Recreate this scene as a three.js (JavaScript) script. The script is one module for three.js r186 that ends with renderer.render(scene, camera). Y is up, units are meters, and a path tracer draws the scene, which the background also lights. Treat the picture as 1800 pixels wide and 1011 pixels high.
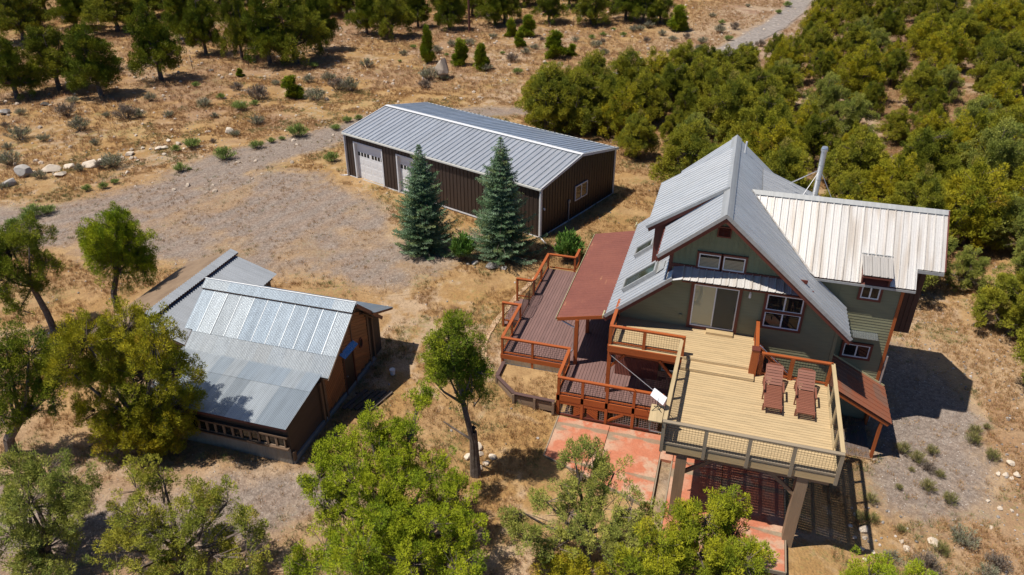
import * as THREE from 'three';
import { Sky } from 'three/addons/objects/Sky.js';
import { mergeGeometries } from 'three/addons/utils/BufferGeometryUtils.js';

// ---------- camera, sky, sun, exposure ----------
const scene = new THREE.Scene();
const camera = new THREE.PerspectiveCamera(41.295, 1024 / 575, 0.5, 1500);
camera.position.set(-2.759, 21.5, 28.85);
{ const yaw = -0.29, pitch = 0.525;
  camera.lookAt(-2.759 + Math.sin(yaw) * Math.cos(pitch) * 30, 21.5 - Math.sin(pitch) * 30, 28.85 - Math.cos(yaw) * Math.cos(pitch) * 30); }
scene.add(camera);
const SUN = new THREE.Vector3(-0.41, 1, 0.235).normalize();
const sky = new Sky();
sky.name = 'sky'; sky.userData.kind = 'structure';
sky.scale.setScalar(1000);
sky.material.uniforms.sunPosition.value.copy(SUN);
sky.material.uniforms.turbidity.value = 1.6;
sky.material.uniforms.rayleigh.value = 0.7;
sky.material.uniforms.mieCoefficient.value = 0.002;
scene.add(sky);
scene.environmentIntensity = 0.10;
const sun = new THREE.DirectionalLight(0xfff7ec, 5);
sun.position.copy(SUN).multiplyScalar(120).add(new THREE.Vector3(-12, 0, -10));
sun.target.position.set(-12, 0, -10);
sun.castShadow = true;
Object.assign(sun.shadow.camera, { left: -110, right: 70, top: 110, bottom: -60, near: 1, far: 320 });
sun.shadow.mapSize.set(4096, 4096); sun.shadow.radius = 1;
scene.add(sun, sun.target);
const renderer = new THREE.WebGLRenderer({ antialias: true });
renderer.toneMapping = THREE.LinearToneMapping;
renderer.toneMappingExposure = 1.08;
renderer.shadowMap.enabled = true;

// ---------- random and noise ----------
function rng(seed) { let a = seed >>> 0; return () => { a = (a + 0x6D2B79F5) >>> 0; let t = a; t = Math.imul(t ^ (t >>> 15), t | 1); t ^= t + Math.imul(t ^ (t >>> 7), t | 61); return ((t ^ (t >>> 14)) >>> 0) / 4294967296; }; }
function hsh(i, j, s) { let h = (Math.imul(i, 374761393) + Math.imul(j, 668265263) + Math.imul(s, 982451653)) | 0; h = Math.imul(h ^ (h >>> 13), 1274126177); return ((h ^ (h >>> 16)) >>> 0) / 4294967296; }
function vn(x, y, s = 0) { const i = Math.floor(x), j = Math.floor(y); let u = x - i, v = y - j; u = u * u * (3 - 2 * u); v = v * v * (3 - 2 * v);
  const a = hsh(i, j, s), b = hsh(i + 1, j, s), c = hsh(i, j + 1, s), d = hsh(i + 1, j + 1, s); return a + (b - a) * u + (c - a) * v + (a - b - c + d) * u * v; }
function fbm(x, y, o = 4, s = 0) { let f = 0, a = 0.5, n = 0; for (let k = 0; k < o; k++) { f += a * vn(x, y, s + k); n += a; x *= 2.03; y *= 2.03; a *= 0.5; } return f / n; }
const sst = (a, b, x) => { const t = Math.min(1, Math.max(0, (x - a) / (b - a))); return t * t * (3 - 2 * t); };
const lerp = (a, b, t) => a + (b - a) * t;
const mix3 = (a, b, t) => [lerp(a[0], b[0], t), lerp(a[1], b[1], t), lerp(a[2], b[2], t)];
const V = (x, y, z) => new THREE.Vector3(x, y, z);
const toS = c => Math.round(255 * Math.min(1, Math.max(0, c <= 0.0031308 ? 12.92 * c : 1.055 * Math.pow(c, 1 / 2.4) - 0.055)));
const LUT = new Uint8Array(4097); for (let i = 0; i <= 4096; i++) LUT[i] = toS(i / 4096);
const q8 = c => LUT[Math.max(0, Math.min(4096, (c * 4096) | 0))];
// colour texture from a function of (u, v) in 0..1 giving linear rgb
function colorTex(w, h, fn, repeat = true) {
  const d = new Uint8Array(w * h * 4);
  for (let j = 0; j < h; j++) for (let i = 0; i < w; i++) { const c = fn(i / w, j / h, i, j), k = (j * w + i) * 4; d[k] = q8(c[0]); d[k + 1] = q8(c[1]); d[k + 2] = q8(c[2]); d[k + 3] = 255; }
  const t = new THREE.DataTexture(d, w, h, THREE.RGBAFormat); t.colorSpace = THREE.SRGBColorSpace; t.magFilter = THREE.LinearFilter; t.minFilter = THREE.LinearMipmapLinearFilter; t.generateMipmaps = true;
  if (repeat) t.wrapS = t.wrapT = THREE.RepeatWrapping; t.needsUpdate = true; return t;
}
function grayTex(w, h, fn) {
  const d = new Uint8Array(w * h * 4);
  for (let j = 0; j < h; j++) for (let i = 0; i < w; i++) { const c = Math.round(255 * Math.min(1, Math.max(0, fn(i / w, j / h, i, j)))), k = (j * w + i) * 4; d[k] = d[k + 1] = d[k + 2] = c; d[k + 3] = 255; }
  const t = new THREE.DataTexture(d, w, h, THREE.RGBAFormat); t.magFilter = THREE.LinearFilter; t.wrapS = t.wrapT = THREE.RepeatWrapping; t.needsUpdate = true; return t;
}
// tiling noise for repeat textures
function tn(u, v, f, s, fy = f) { const w = (x, m) => ((x % m) + m) % m; const x = u * f, y = v * fy, i = Math.floor(x), j = Math.floor(y); let a = x - i, b = y - j; a = a * a * (3 - 2 * a); b = b * b * (3 - 2 * b);
  const A = hsh(w(i, f), w(j, fy), s), B = hsh(w(i + 1, f), w(j, fy), s), C = hsh(w(i, f), w(j + 1, fy), s), D = hsh(w(i + 1, f), w(j + 1, fy), s); return A + (B - A) * a + (C - A) * b + (A - B - C + D) * a * b; }
const col = (r, g, b) => new THREE.Color().setRGB(r, g, b);

// ---------- geometry helpers (all with uv in metres) ----------
class Geo {
  constructor() { this.p = []; this.n = []; this.u = []; }
  tri(a, b, c, ua, ub, uc) {
    const x1 = b[0] - a[0], y1 = b[1] - a[1], z1 = b[2] - a[2], x2 = c[0] - a[0], y2 = c[1] - a[1], z2 = c[2] - a[2];
    let nx = y1 * z2 - z1 * y2, ny = z1 * x2 - x1 * z2, nz = x1 * y2 - y1 * x2; const l = Math.hypot(nx, ny, nz) || 1; nx /= l; ny /= l; nz /= l;
    this.p.push(...a, ...b, ...c); this.n.push(nx, ny, nz, nx, ny, nz, nx, ny, nz); this.u.push(...(ua || [0, 0]), ...(ub || [0, 0]), ...(uc || [0, 0]));
  }
  quad(a, b, c, d, w, h, o = 0, o2 = 0) { this.tri(a, b, c, [o, o2], [o + w, o2], [o + w, o2 + h]); this.tri(a, c, d, [o, o2], [o + w, o2 + h], [o, o2 + h]); return this; }
  build() { const g = new THREE.BufferGeometry(); g.setAttribute('position', new THREE.Float32BufferAttribute(this.p, 3)); g.setAttribute('normal', new THREE.Float32BufferAttribute(this.n, 3)); g.setAttribute('uv', new THREE.Float32BufferAttribute(this.u, 2)); return g; }
}
let uvo = 0;
// box from a frame: centre c, half vectors X, Y, Z (arrays); uv run along the longest side
function frameBox(g, c, X, Y, Z) {
  const P = (i, j, k) => [c[0] + i * X[0] + j * Y[0] + k * Z[0], c[1] + i * X[1] + j * Y[1] + k * Z[1], c[2] + i * X[2] + j * Y[2] + k * Z[2]];
  const lx = 2 * Math.hypot(...X), ly = 2 * Math.hypot(...Y), lz = 2 * Math.hypot(...Z); uvo = (uvo + 0.618034) % 7; const o = uvo, o2 = (uvo * 3.7) % 5;
  const f = (a, b, cc, d, w, h) => { if (w >= h) g.quad(a, b, cc, d, w, h, o, o2); else g.quad(b, cc, d, a, h, w, o, o2); };
  f(P(-1, -1, 1), P(1, -1, 1), P(1, 1, 1), P(-1, 1, 1), lx, ly); f(P(1, -1, -1), P(-1, -1, -1), P(-1, 1, -1), P(1, 1, -1), lx, ly);
  f(P(1, -1, 1), P(1, -1, -1), P(1, 1, -1), P(1, 1, 1), lz, ly); f(P(-1, -1, -1), P(-1, -1, 1), P(-1, 1, 1), P(-1, 1, -1), lz, ly);
  f(P(-1, 1, 1), P(1, 1, 1), P(1, 1, -1), P(-1, 1, -1), lx, lz); f(P(-1, -1, -1), P(1, -1, -1), P(1, -1, 1), P(-1, -1, 1), lx, lz);
  return g;
}
function addBox(g, x0, y0, z0, x1, y1, z1) { return frameBox(g, [(x0 + x1) / 2, (y0 + y1) / 2, (z0 + z1) / 2], [(x1 - x0) / 2, 0, 0], [0, (y1 - y0) / 2, 0], [0, 0, (z1 - z0) / 2]); }
const box = (...a) => addBox(new Geo(), ...a).build();
// bar of section w (sideways) x h (upwards) between p and q
function addBar(g, p, q, w, h, up = [0, 1, 0]) {
  const d = V(q[0] - p[0], q[1] - p[1], q[2] - p[2]), L = d.length(); d.normalize(); let u = V(...up); if (Math.abs(u.dot(d)) > 0.98) u = V(1, 0, 0);
  const s = V().crossVectors(d, u).normalize(); u = V().crossVectors(s, d).normalize();
  return frameBox(g, [(p[0] + q[0]) / 2, (p[1] + q[1]) / 2, (p[2] + q[2]) / 2], d.multiplyScalar(L / 2).toArray(), u.multiplyScalar(h / 2).toArray(), s.multiplyScalar(w / 2).toArray());
}
const bar = (p, q, w, h, up) => addBar(new Geo(), p, q, w, h, up).build();
// round tapered tube
function addTube(g, p, q, r0, r1 = r0, seg = 8, caps = true) {
  const d = V(q[0] - p[0], q[1] - p[1], q[2] - p[2]), L = d.length(); d.normalize(); const a = Math.abs(d.y) > 0.95 ? V(1, 0, 0) : V(0, 1, 0), s = V().crossVectors(d, a).normalize(), t = V().crossVectors(d, s);
  const R = (c, r, k) => { const x = Math.cos(k * 2 * Math.PI / seg) * r, y = Math.sin(k * 2 * Math.PI / seg) * r; return [c[0] + s.x * x + t.x * y, c[1] + s.y * x + t.y * y, c[2] + s.z * x + t.z * y]; };
  for (let k = 0; k < seg; k++) { const a0 = R(p, r0, k), a1 = R(p, r0, k + 1), b0 = R(q, r1, k), b1 = R(q, r1, k + 1); const w = 2 * Math.PI * r0 / seg; g.quad(a1, a0, b0, b1, w, L, k * w);
    if (caps) { g.tri(b1, b0, q); g.tri(a0, a1, p); } }
  return g;
}
const tube = (...a) => addTube(new Geo(), ...a).build();
// polygon (coplanar, any winding) given thickness t along its normal n (downwards by default)
function addSlab(g, pts, off) {
  const n = pts.length, low = pts.map(p => [p[0] + off[0], p[1] + off[1], p[2] + off[2]]), a = V(...pts[0]), e1 = V(...pts[1]).sub(a).normalize();
  const nn = V().crossVectors(V(...pts[1]).sub(a), V(...pts[2]).sub(a)).normalize(), e2 = V().crossVectors(nn, e1);
  const uv = p => { const d = V(...p).sub(a); return [d.dot(e1), d.dot(e2)]; };
  const tris = THREE.ShapeUtils.triangulateShape(pts.map(p => new THREE.Vector2(...uv(p))), []);
  const flip = nn.dot(V(...off)) > 0;
  for (const [i, j, k] of tris) { const A = [pts[i], pts[j], pts[k]], B = [low[i], low[j], low[k]], U = [uv(pts[i]), uv(pts[j]), uv(pts[k])];
    if (!flip) { g.tri(A[0], A[1], A[2], ...U); g.tri(B[2], B[1], B[0], U[2], U[1], U[0]); } else { g.tri(A[2], A[1], A[0], U[2], U[1], U[0]); g.tri(B[0], B[1], B[2], ...U); } }
  const area = THREE.ShapeUtils.area(pts.map(p => new THREE.Vector2(...uv(p))));
  const T = Math.hypot(...off);
  for (let i = 0; i < n; i++) { const j = (i + 1) % n, L = Math.hypot(pts[j][0] - pts[i][0], pts[j][1] - pts[i][1], pts[j][2] - pts[i][2]);
    if ((area > 0) !== flip) g.quad(low[i], low[j], pts[j], pts[i], L, T); else g.quad(low[j], low[i], pts[i], pts[j], L, T); }
  return g;
}
const slab = (pts, off = [0, -0.1, 0]) => addSlab(new Geo(), pts, off).build();

// ---------- things and parts ----------
const taken = {};
function numbered(n) { const k = taken[n] = (taken[n] ?? -1) + 1; return k ? n + '_' + String(k).padStart(3, '0') : n; }
function tag(o, label, category, group, kind) { if (label) o.userData.label = label; if (category) o.userData.category = category; if (group) o.userData.group = group; if (kind) o.userData.kind = kind; return o; }
function thing(name, label, category, pos = [0, 0, 0], turn = 0, group) { const o = new THREE.Group(); o.name = numbered(name); o.position.set(...pos); o.rotation.y = turn; scene.add(o); tag(o, label, category, group); return o; }
// a part: geometry in the thing's own frame; if the thing has .userData-free field "w", geometry is given in world axes and shifted to the thing's base
function part(name, g, mat, parent) {
  if (Array.isArray(g)) g = mergeGeometries(g); if (g instanceof Geo) g = g.build();
  let r = parent; while (r.parent && r.parent !== scene) r = r.parent; const sh = shift.get(r); if (sh && !g.shifted) { g.translate(-sh[0], -sh[1], -sh[2]); if (OFF) g.translate(...OFF); g.shifted = true; }
  const m = new THREE.Mesh(g, mat); m.name = name; m.castShadow = m.receiveShadow = true; parent.add(m); return m;
}
let OFF = null;
const shift = new Map();
function worldThing(name, label, category, pos, group) { const o = thing(name, label, category, pos, 0, group); shift.set(o, pos); return o; }
function solo(name, g, mat, label, category, group, kind) { if (Array.isArray(g)) g = mergeGeometries(g); if (g instanceof Geo) g = g.build(); const m = new THREE.Mesh(g, mat); m.name = numbered(name); m.castShadow = m.receiveShadow = true; scene.add(m); return tag(m, label, category, group, kind); }
function copyOf(o, pos, turn, s, label, group) { const c = o.clone(); c.name = numbered(o.name.replace(/_\d{3}$/, '')); c.position.set(...pos); c.rotation.y = turn; if (s) c.scale.set(...(Array.isArray(s) ? s : [s, s, s])); c.userData = { ...o.userData }; if (label) c.userData.label = label; if (group) c.userData.group = group; scene.add(c); return c; }

// ---------- materials ----------
const std = (c, rough = 0.8, o = {}) => new THREE.MeshStandardMaterial({ color: col(...c), roughness: rough, side: THREE.DoubleSide, ...o });
const GRAIN = colorTex(256, 256, (u, v) => { const g = 0.72 + 0.28 * tn(u, v, 4, 3, 64) * 0.6 + 0.28 * tn(u, v, 8, 5, 128) * 0.5 + 0.10 * (tn(u, v, 128, 6) - 0.5); const k = Math.min(1, g * (0.88 + 0.2 * tn(u, v, 3, 9, 5))); return [k, k, k]; });
GRAIN.repeat.set(0.6, 1.6);
const wood = (c, rough = 0.75) => std(c, rough, { map: GRAIN });
const STREAK = colorTex(256, 256, (u, v) => { const k = 0.80 + 0.14 * tn(u, v, 48, 21, 3) + 0.08 * tn(u, v, 12, 23, 8) + 0.06 * (tn(u, v, 128, 24) - 0.5); return [k, k, k * 0.99]; });
STREAK.repeat.set(0.35, 0.35);
const metal = (c, rough = 0.45, m = 0.5) => std(c, rough, { metalness: m, map: STREAK });
const variants = (f, c, n, amp, seed = 1) => { const r = rng(seed); return Array.from({ length: n }, () => { const k = 1 + (r() - 0.5) * 2 * amp, w = (r() - 0.5) * amp * 0.5; return f([c[0] * k * (1 + w), c[1] * k, c[2] * k * (1 - w)]); }); };
const M = {
  redWood: wood([0.42, 0.102, 0.022], 0.55), redDark: wood([0.15, 0.034, 0.02], 0.6), tan: wood([0.58, 0.42, 0.215], 0.7), tanRail: wood([0.55, 0.42, 0.23], 0.65), postBrown: wood([0.32, 0.22, 0.135], 0.75),
  grayRail: wood([0.33, 0.265, 0.18], 0.7), wire: std([0.03, 0.03, 0.028], 0.5, { metalness: 0.4 }), white: std([0.78, 0.78, 0.77], 0.5), vinyl: std([0.72, 0.72, 0.72], 0.4),
  glass: new THREE.MeshPhysicalMaterial({ color: col(0.012, 0.014, 0.015), roughness: 0.04, metalness: 0, ior: 1.52 }),
  pane: new THREE.MeshPhysicalMaterial({ color: col(0.92, 0.95, 0.94), roughness: 0.02, transmission: 1, thickness: 0, ior: 1.5 }),
  black: std([0.015, 0.015, 0.016], 0.45, { metalness: 0.3 }), curtain: std([0.58, 0.49, 0.34], 0.9),
  galv: metal([0.60, 0.62, 0.64], 0.42, 0.55), galvDull: metal([0.42, 0.43, 0.43], 0.6, 0.35), gutter: std([0.45, 0.42, 0.24], 0.5), pipe: std([0.55, 0.56, 0.58], 0.35, { metalness: 0.7 }),
  concrete: std([0.34, 0.32, 0.29], 0.9), bark: null,
};
function P2(pitch, pts) { return { pitch, pts }; }
const RPANEL = P2(0.305, [[0, 0], [0.014, 0.036], [0.05, 0.036], [0.058, 0], [0.06, -0.03], [0.08, -0.03], [0.082, 0], [0.14, 0], [0.148, 0.009], [0.166, 0.009], [0.174, 0], [0.22, 0], [0.228, 0.009], [0.246, 0.009], [0.254, 0]]);
const SEAM = P2(0.407, [[0, 0], [0.006, 0.05], [0.032, 0.05], [0.038, 0], [0.04, -0.04], [0.07, -0.04], [0.072, 0]]);
const CORR = P2(0.0685, Array.from({ length: 6 }, (_, k) => [k * 0.0685 / 6, 0.011 * (1 - Math.cos(k * Math.PI / 3)) / 2 * 1.6]));
const WALLRIB = P2(0.305, [[0, 0], [0.015, 0.03], [0.055, 0.03], [0.07, 0]]);
// one ribbed sheet between u = a..b on the plane O + u U + v W (N outwards); vt, vb give its ends
function ribSheet(O, U, W, N, a, b, vt, vb, prof, kinks = [], lift = 0) {
  const us = new Set([a, b]); for (const k of kinks) if (k > a && k < b) us.add(k);
  for (let i = Math.floor(a / prof.pitch) - 1; i * prof.pitch <= b; i++) for (const [u] of prof.pts) { const x = i * prof.pitch + u; if (x > a + 1e-4 && x < b - 1e-4) us.add(x); }
  const L = [...us].sort((x, y) => x - y);
  const h = u => { let m = u - Math.floor(u / prof.pitch + 1e-9) * prof.pitch; const q = prof.pts; for (let k = 0; k < q.length; k++) { const n = k + 1 < q.length ? q[k + 1] : [prof.pitch, q[0][1]]; if (m <= n[0] + 1e-9) { const t = (m - q[k][0]) / (n[0] - q[k][0] || 1); return q[k][1] + (n[1] - q[k][1]) * Math.max(0, Math.min(1, t)); } } return q[0][1]; };
  const P = (u, v) => { const e = h(u) + lift; return [O[0] + U[0] * u + W[0] * v + N[0] * e, O[1] + U[1] * u + W[1] * v + N[1] * e, O[2] + U[2] * u + W[2] * v + N[2] * e]; };
  const g = new Geo();
  for (let i = 0; i + 1 < L.length; i++) { const u0 = L[i], u1 = L[i + 1], e0 = vt(u0), e1 = vt(u1), f0 = vb(u0), f1 = vb(u1); if (f0 - e0 < 0.01 && f1 - e1 < 0.01) continue;
    const A = P(u0, e0), B = P(u1, e1), C = P(u1, f1), D = P(u0, f0); g.tri(A, D, C, [u0, e0], [u0, f0], [u1, f1]); g.tri(A, C, B, [u0, e0], [u1, f1], [u1, e1]); }
  return g;
}
const unit = v => { const l = Math.hypot(...v); return v.map(x => x / l); };
const cross = (a, b) => [a[1] * b[2] - a[2] * b[1], a[2] * b[0] - a[0] * b[2], a[0] * b[1] - a[1] * b[0]];
// a whole slope of sheets: O top corner, eDir along the ridge, length, W downslope
function slope(parent, name, O, U, W, len, vt, vb, prof, sw, mats, o = {}) {
  U = unit(U); W = unit(W); let N = unit(cross(W, U)); if (N[1] < 0 && !o.wall) N = N.map(x => -x); if (o.N) N = o.N;
  if (typeof vt === 'number') { const t = vt; vt = () => t; } if (typeof vb === 'number') { const t = vb; vb = () => t; }
  let i = 0; const r = rng(o.seed || 5);
  for (let a = 0; a < len - 0.02; a += sw, i++) { const b = Math.min(len, a + sw); const m = ribSheet(O, U, W, N, a, b, vt, vb, prof, o.kinks, (o.lift || 0) + (i % 2) * 0.0015); if (m.p.length) part(name, m, mats[Math.floor(r() * mats.length)], parent); }
}
// window on a wall: frame = {o: bottom left, r: right, n: outwards}
function windowUnit(parent, o, r, n, w, h, nx, ny, s = {}) {
  const up = [0, 1, 0], at = (x, y, z) => [o[0] + r[0] * x + n[0] * z, o[1] + y, o[2] + r[2] * x + n[2] * z];
  const fb = (g, x0, y0, x1, y1, z0, z1) => frameBox(g, at((x0 + x1) / 2, (y0 + y1) / 2, (z0 + z1) / 2), r.map(k => k * (x1 - x0) / 2), up.map(k => k * (y1 - y0) / 2), n.map(k => k * (z1 - z0) / 2));
  const f = s.f ?? 0.05, t = s.t ?? 0.1, g = new Geo();
  fb(g, 0, 0, f, h, 0.0, 0.06); fb(g, w - f, 0, w, h, 0.0, 0.06); fb(g, f, 0, w - f, f, 0.0, 0.06); fb(g, f, h - f, w - f, h, 0.0, 0.06);
  for (let i = 1; i < nx; i++) fb(g, w * i / nx - f * 0.6, f, w * i / nx + f * 0.6, h - f, 0.0, 0.055);
  for (let j = 1; j < ny; j++) { fb(g, f, h * j / ny - f * 0.8, w - f, h * j / ny + f * 0.8, 0.0, 0.052); }
  const win = part(s.name || 'window', g, s.mat || M.vinyl, parent);
  for (let i = 0; i < nx; i++) for (let j = 0; j < ny; j++) { const q = new Geo(); fb(q, w * i / nx + f * 0.4, h * j / ny + f * 0.4, w * (i + 1) / nx - f * 0.4, h * (j + 1) / ny - f * 0.4, 0.022, 0.03); part('pane', q, s.pane || M.glass, win); }
  if (t) { const q = new Geo(); fb(q, -t, -t, 0, h + t, 0.0, 0.075); fb(q, w, -t, w + t, h + t, 0.0, 0.075); fb(q, 0, h, w, h + t, 0.0, 0.074); fb(q, 0, -t, w, 0, 0.0, 0.078); part('window_trim', q, s.trim || M.redDark, win); }
  return win;
}
// railing from p0 to p1 (x, z), deck height y, posts at fractions
function railing(parent, p0, p1, y, h, posts, m, o = {}) {
  const d = [p1[0] - p0[0], p1[1] - p0[1]], L = Math.hypot(...d), e = [d[0] / L, d[1] / L], at = (s, yy) => [p0[0] + e[0] * s, yy, p0[1] + e[1] * s], pw = o.pw ?? 0.095;
  const b0 = o.base ?? (y - 0.25);
  for (const s of posts) { const c = at(s * L, 0); part('rail_post', box(c[0] - pw / 2, b0, c[2] - pw / 2, c[0] + pw / 2, y + h - 0.04, c[2] + pw / 2), m.post, parent); }
  const ex = o.ex ?? 0.05; part('top_rail', bar(at(-ex, y + h - 0.02), at(L + ex, y + h - 0.02), 0.14, 0.04), m.rail, parent);
  const g = new Geo(); addBar(g, at(0, y + h - 0.075), at(L, y + h - 0.075), 0.045, 0.07); addBar(g, at(0, y + 0.1), at(L, y + 0.1), 0.045, 0.07); part('rail_stringer', g, m.post, parent);
  const w = new Geo(); const wr = 0.0075;
  for (let s = 0.06; s < L - 0.03; s += 0.102) addBar(w, at(s, y + 0.13), at(s, y + h - 0.1), wr, wr);
  for (let q = y + 0.2; q < y + h - 0.12; q += 0.102) addBar(w, at(0.03, q), at(L - 0.03, q), wr, wr);
  const wm = part('wire_mesh', w, M.wire, parent); wm.userData.kind = 'stuff';
}
// ---------- terrain ----------
const CP = [[-13, -12, .57], [-29, -18, .57], [-9, -20, .57], [-26, -26, .6], [-18, 6, .2], [-26, 3, .2], [-22, 10, .2], [-14, 3, .2], [-13, -4, .42], [-20, -5, .45], [-6, 5, -.32], [1, 8, -.42], [-3, 3, -.32], [8, -2, -1.5], [5, 2, -1.25], [5, 6, -1.1], [12, 5, -1.4], [-3, -12, .2], [7, -10, -1.0], [-10, 10, -.1], [-14, 15, -.2], [-28, 14, .2], [3, 14, -.8], [-60, -10, .4], [-60, -40, .7], [-20, -50, .8], [-20, -95, 1.6], [15, -40, -.2], [45, -70, .8], [40, -20, -.5], [80, -60, 1.5], [-110, -70, 2]];
function H(x, z) { let a = 0, b = 0; for (const c of CP) { const d = (x - c[0]) ** 2 + (z - c[1]) ** 2 + 4, w = 1 / (d * Math.sqrt(d)); a += w * c[2]; b += w; } return a / b; }
function lane(x, z, pts) { let m = 1e9; for (let i = 0; i + 1 < pts.length; i++) { const [ax, az, ar] = pts[i], [bx, bz, br] = pts[i + 1]; const dx = bx - ax, dz = bz - az, t = Math.max(0, Math.min(1, ((x - ax) * dx + (z - az) * dz) / (dx * dx + dz * dz))); const d = Math.hypot(x - ax - t * dx, z - az - t * dz) - lerp(ar, br, t); if (d < m) m = d; } return m; }
const LANE = [[-70, 1, 3.2], [-49, -3.6, 3.2], [-45.5, -5.5, 3], [-42.6, -8.5, 3], [-40.6, -12.5, 3], [-39, -17.5, 3], [-36.9, -22, 2.8], [-34.6, -26.5, 2.6], [-32.6, -30, 2.3], [-29, -33.3, 1.9], [-24.3, -36, 1.6], [-20.2, -37, 1.6], [-18.7, -43, 1.5], [-14.6, -51, 1.5], [-9.6, -57.3, 1.5], [-6.9, -60.5, 1.5], [-5.6, -63.8, 1.5], [-2.8, -72.2, 1.5], [.5, -81.6, 1.5], [3.2, -92.7, 1.5], [4.7, -104.4, 1.5], [3, -125, 1.5], [-8, -150, 1.5]];
const YARD = [[-43, -6, 3.5], [-38, -8, 6], [-33.5, -10.5, 7.5], [-28.5, -9, 6.5], [-24.3, -7.2, 4], [-20.7, -6, 2.8], [-18.5, -8.3, 1.8], [-17.3, -11, 1.2]];
const PATH2 = [[-30, 17, 2.6], [-26.8, 15.7, 2.6], [-23.6, 14.4, 2.2], [-20.6, 13.2, 2], [-18.3, 11.9, 2], [-17, 10.6, 1.7], [-15, 10.2, 1]];
const SIDE = [[6.6, -6.5, 1.4], [8, -3.5, 2.2], [7.4, -.6, 2.4], [6.6, 1.8, 2.4], [6, 3.4, 1.6]];
const SIDE2 = [[-3.4, 4.2, .2], [-3.4, 8.2, .5]];
function gravelSD(x, z) { return Math.min(lane(x, z, LANE), lane(x, z, YARD), lane(x, z, PATH2), lane(x, z, SIDE), lane(x, z, SIDE2)); }
// what the ground is made of: dry grass, bare reddish soil, pale stony soil, gravel (linear base colours)
const C_GRASS = [.34, .198, .072], C_STRAW = [.40, .258, .108], C_SOIL = [.285, .172, .104], C_PALE = [.40, .295, .20], C_GRAV = [.175, .155, .14], C_GRAVL = [.33, .30, .27], C_LITTER = [.15, .078, .044], C_MOSS = [.14, .145, .045];
// slow fields are sampled on a coarse grid and interpolated
function fieldGrid(x0, x1, z0, z1, s) {
  const nx = Math.ceil((x1 - x0) / s) + 2, nz = Math.ceil((z1 - z0) / s) + 2, K = 6, d = new Float32Array(nx * nz * K);
  for (let j = 0; j < nz; j++) for (let i = 0; i < nx; i++) { const x = x0 + i * s, z = z0 + j * s, k = (j * nx + i) * K, L = lane(x, z, LANE), Y = lane(x, z, YARD); d[k] = fbm(x * .09 + 7, z * .09, 4, 1); d[k + 1] = Math.min(L, Y, lane(x, z, PATH2), lane(x, z, SIDE), lane(x, z, SIDE2)); d[k + 2] = L; d[k + 3] = Y; d[k + 4] = fbm(x * .16 + 31, z * .16, 3, 51); d[k + 5] = fbm(x * .2 + 3, z * .2, 3, 71); }
  const o = new Float32Array(K);
  return (x, z) => { const u = (x - x0) / s, v = (z - z0) / s, i = Math.min(nx - 2, Math.max(0, Math.floor(u))), j = Math.min(nz - 2, Math.max(0, Math.floor(v))), fu = u - i, fv = v - j, k = (j * nx + i) * K, r = nx * K; for (let q = 0; q < K; q++) { const A = d[k + q], B = d[k + K + q], C = d[k + r + q], D = d[k + r + K + q]; o[q] = A + (B - A) * fu + (C - A) * fv + (A - B - C + D) * fu * fv; } return o; };
}
function groundCol(x, z, fine, F) {
  const fl = F(x, z), a = fl[0], b = fbm(x * .45, z * .45 + 3, 4, 11), c = fbm(x * 2.1, z * 2.1, 3, 21), e = fine ? vn(x * 9, z * 9, 31) : vn(x * 4, z * 4, 31), w = fine ? hsh(Math.floor(x * 30), Math.floor(z * 33), 41) : hsh(Math.floor(x * 6), Math.floor(z * 6), 41);
  const hill = sst(-14, -22, z + (x + 40) * .25) * sst(-30, -44, x + z * .1) + sst(-36, -46, z);
  let k = mix3(C_GRASS, C_STRAW, sst(.35, .7, b * .6 + c * .4));
  k = mix3(k, C_SOIL, sst(.42, .68, a * .55 + b * .45) * (.35 + .4 * Math.min(1, hill)));
  k = mix3(k, C_PALE, sst(.56, .72, fl[4] * .6 + c * .4) * .7);
  const rt = sst(4, 9, x) * sst(-18, -6, z); k = mix3(k, mix3(C_PALE, C_SOIL, sst(.4, .7, b)), rt * .6);
  const fo = sst(-16, -4, x + .15 * z) * sst(-22, -30, z); k = mix3(k, mix3(C_LITTER, C_PALE, sst(.45, .75, b)), fo * .55);
  const bl = sst(8, 12, z) * sst(-12, -17, x) ; k = mix3(k, mix3(C_SOIL, C_PALE, c), bl * .55);
  k = mix3(k, C_MOSS, sst(.62, .76, fbm(x * .6 + 9, z * .6, 3, 61) * .55 + e * .45) * .45);
  const rocky = sst(12, 3, fl[2]) * sst(-60, -68, z); k = mix3(k, mix3(C_PALE, C_SOIL, sst(.45, .75, b)), rocky * .75);
  // gravel, thinning out at its edges
  const d = fl[1] + (a - .5) * 1.6 + (b - .5) * 1.8 + (c - .5) * 1.2;
  let g = sst(.7, -1.3, d); const yard = sst(.5, -2, fl[3]);
  g *= 1 - yard * sst(.47, .66, b * .6 + fl[5] * .4) * .55;
  const tracks = .5 + .5 * Math.sin(fl[2] * 4.1 + b * 3);
  const road = sst(.6, -.4, fl[2]) * sst(-40, -48, z); const gc0 = mix3(mix3(C_GRAV, C_GRAVL, sst(.25, .85, e * .5 + w * .5) * .6), C_SOIL, .16 + .22 * tracks * sst(.3, .7, a) + .1 * b);
  const gc = mix3(gc0, [.30, .275, .255], road * .7); g = Math.max(g, road); k = mix3(k, gc, g * .92);
  const s = .74 + .30 * e * .8 + .34 * (w - .5) * (fine ? 1 : .8) + .22 * (c - .5) + .1;
  return [k[0] * s, k[1] * s, k[2] * s];
}
const NX0 = -54, NX1 = 16, NZ0 = -42, NZ1 = 20;
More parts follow.
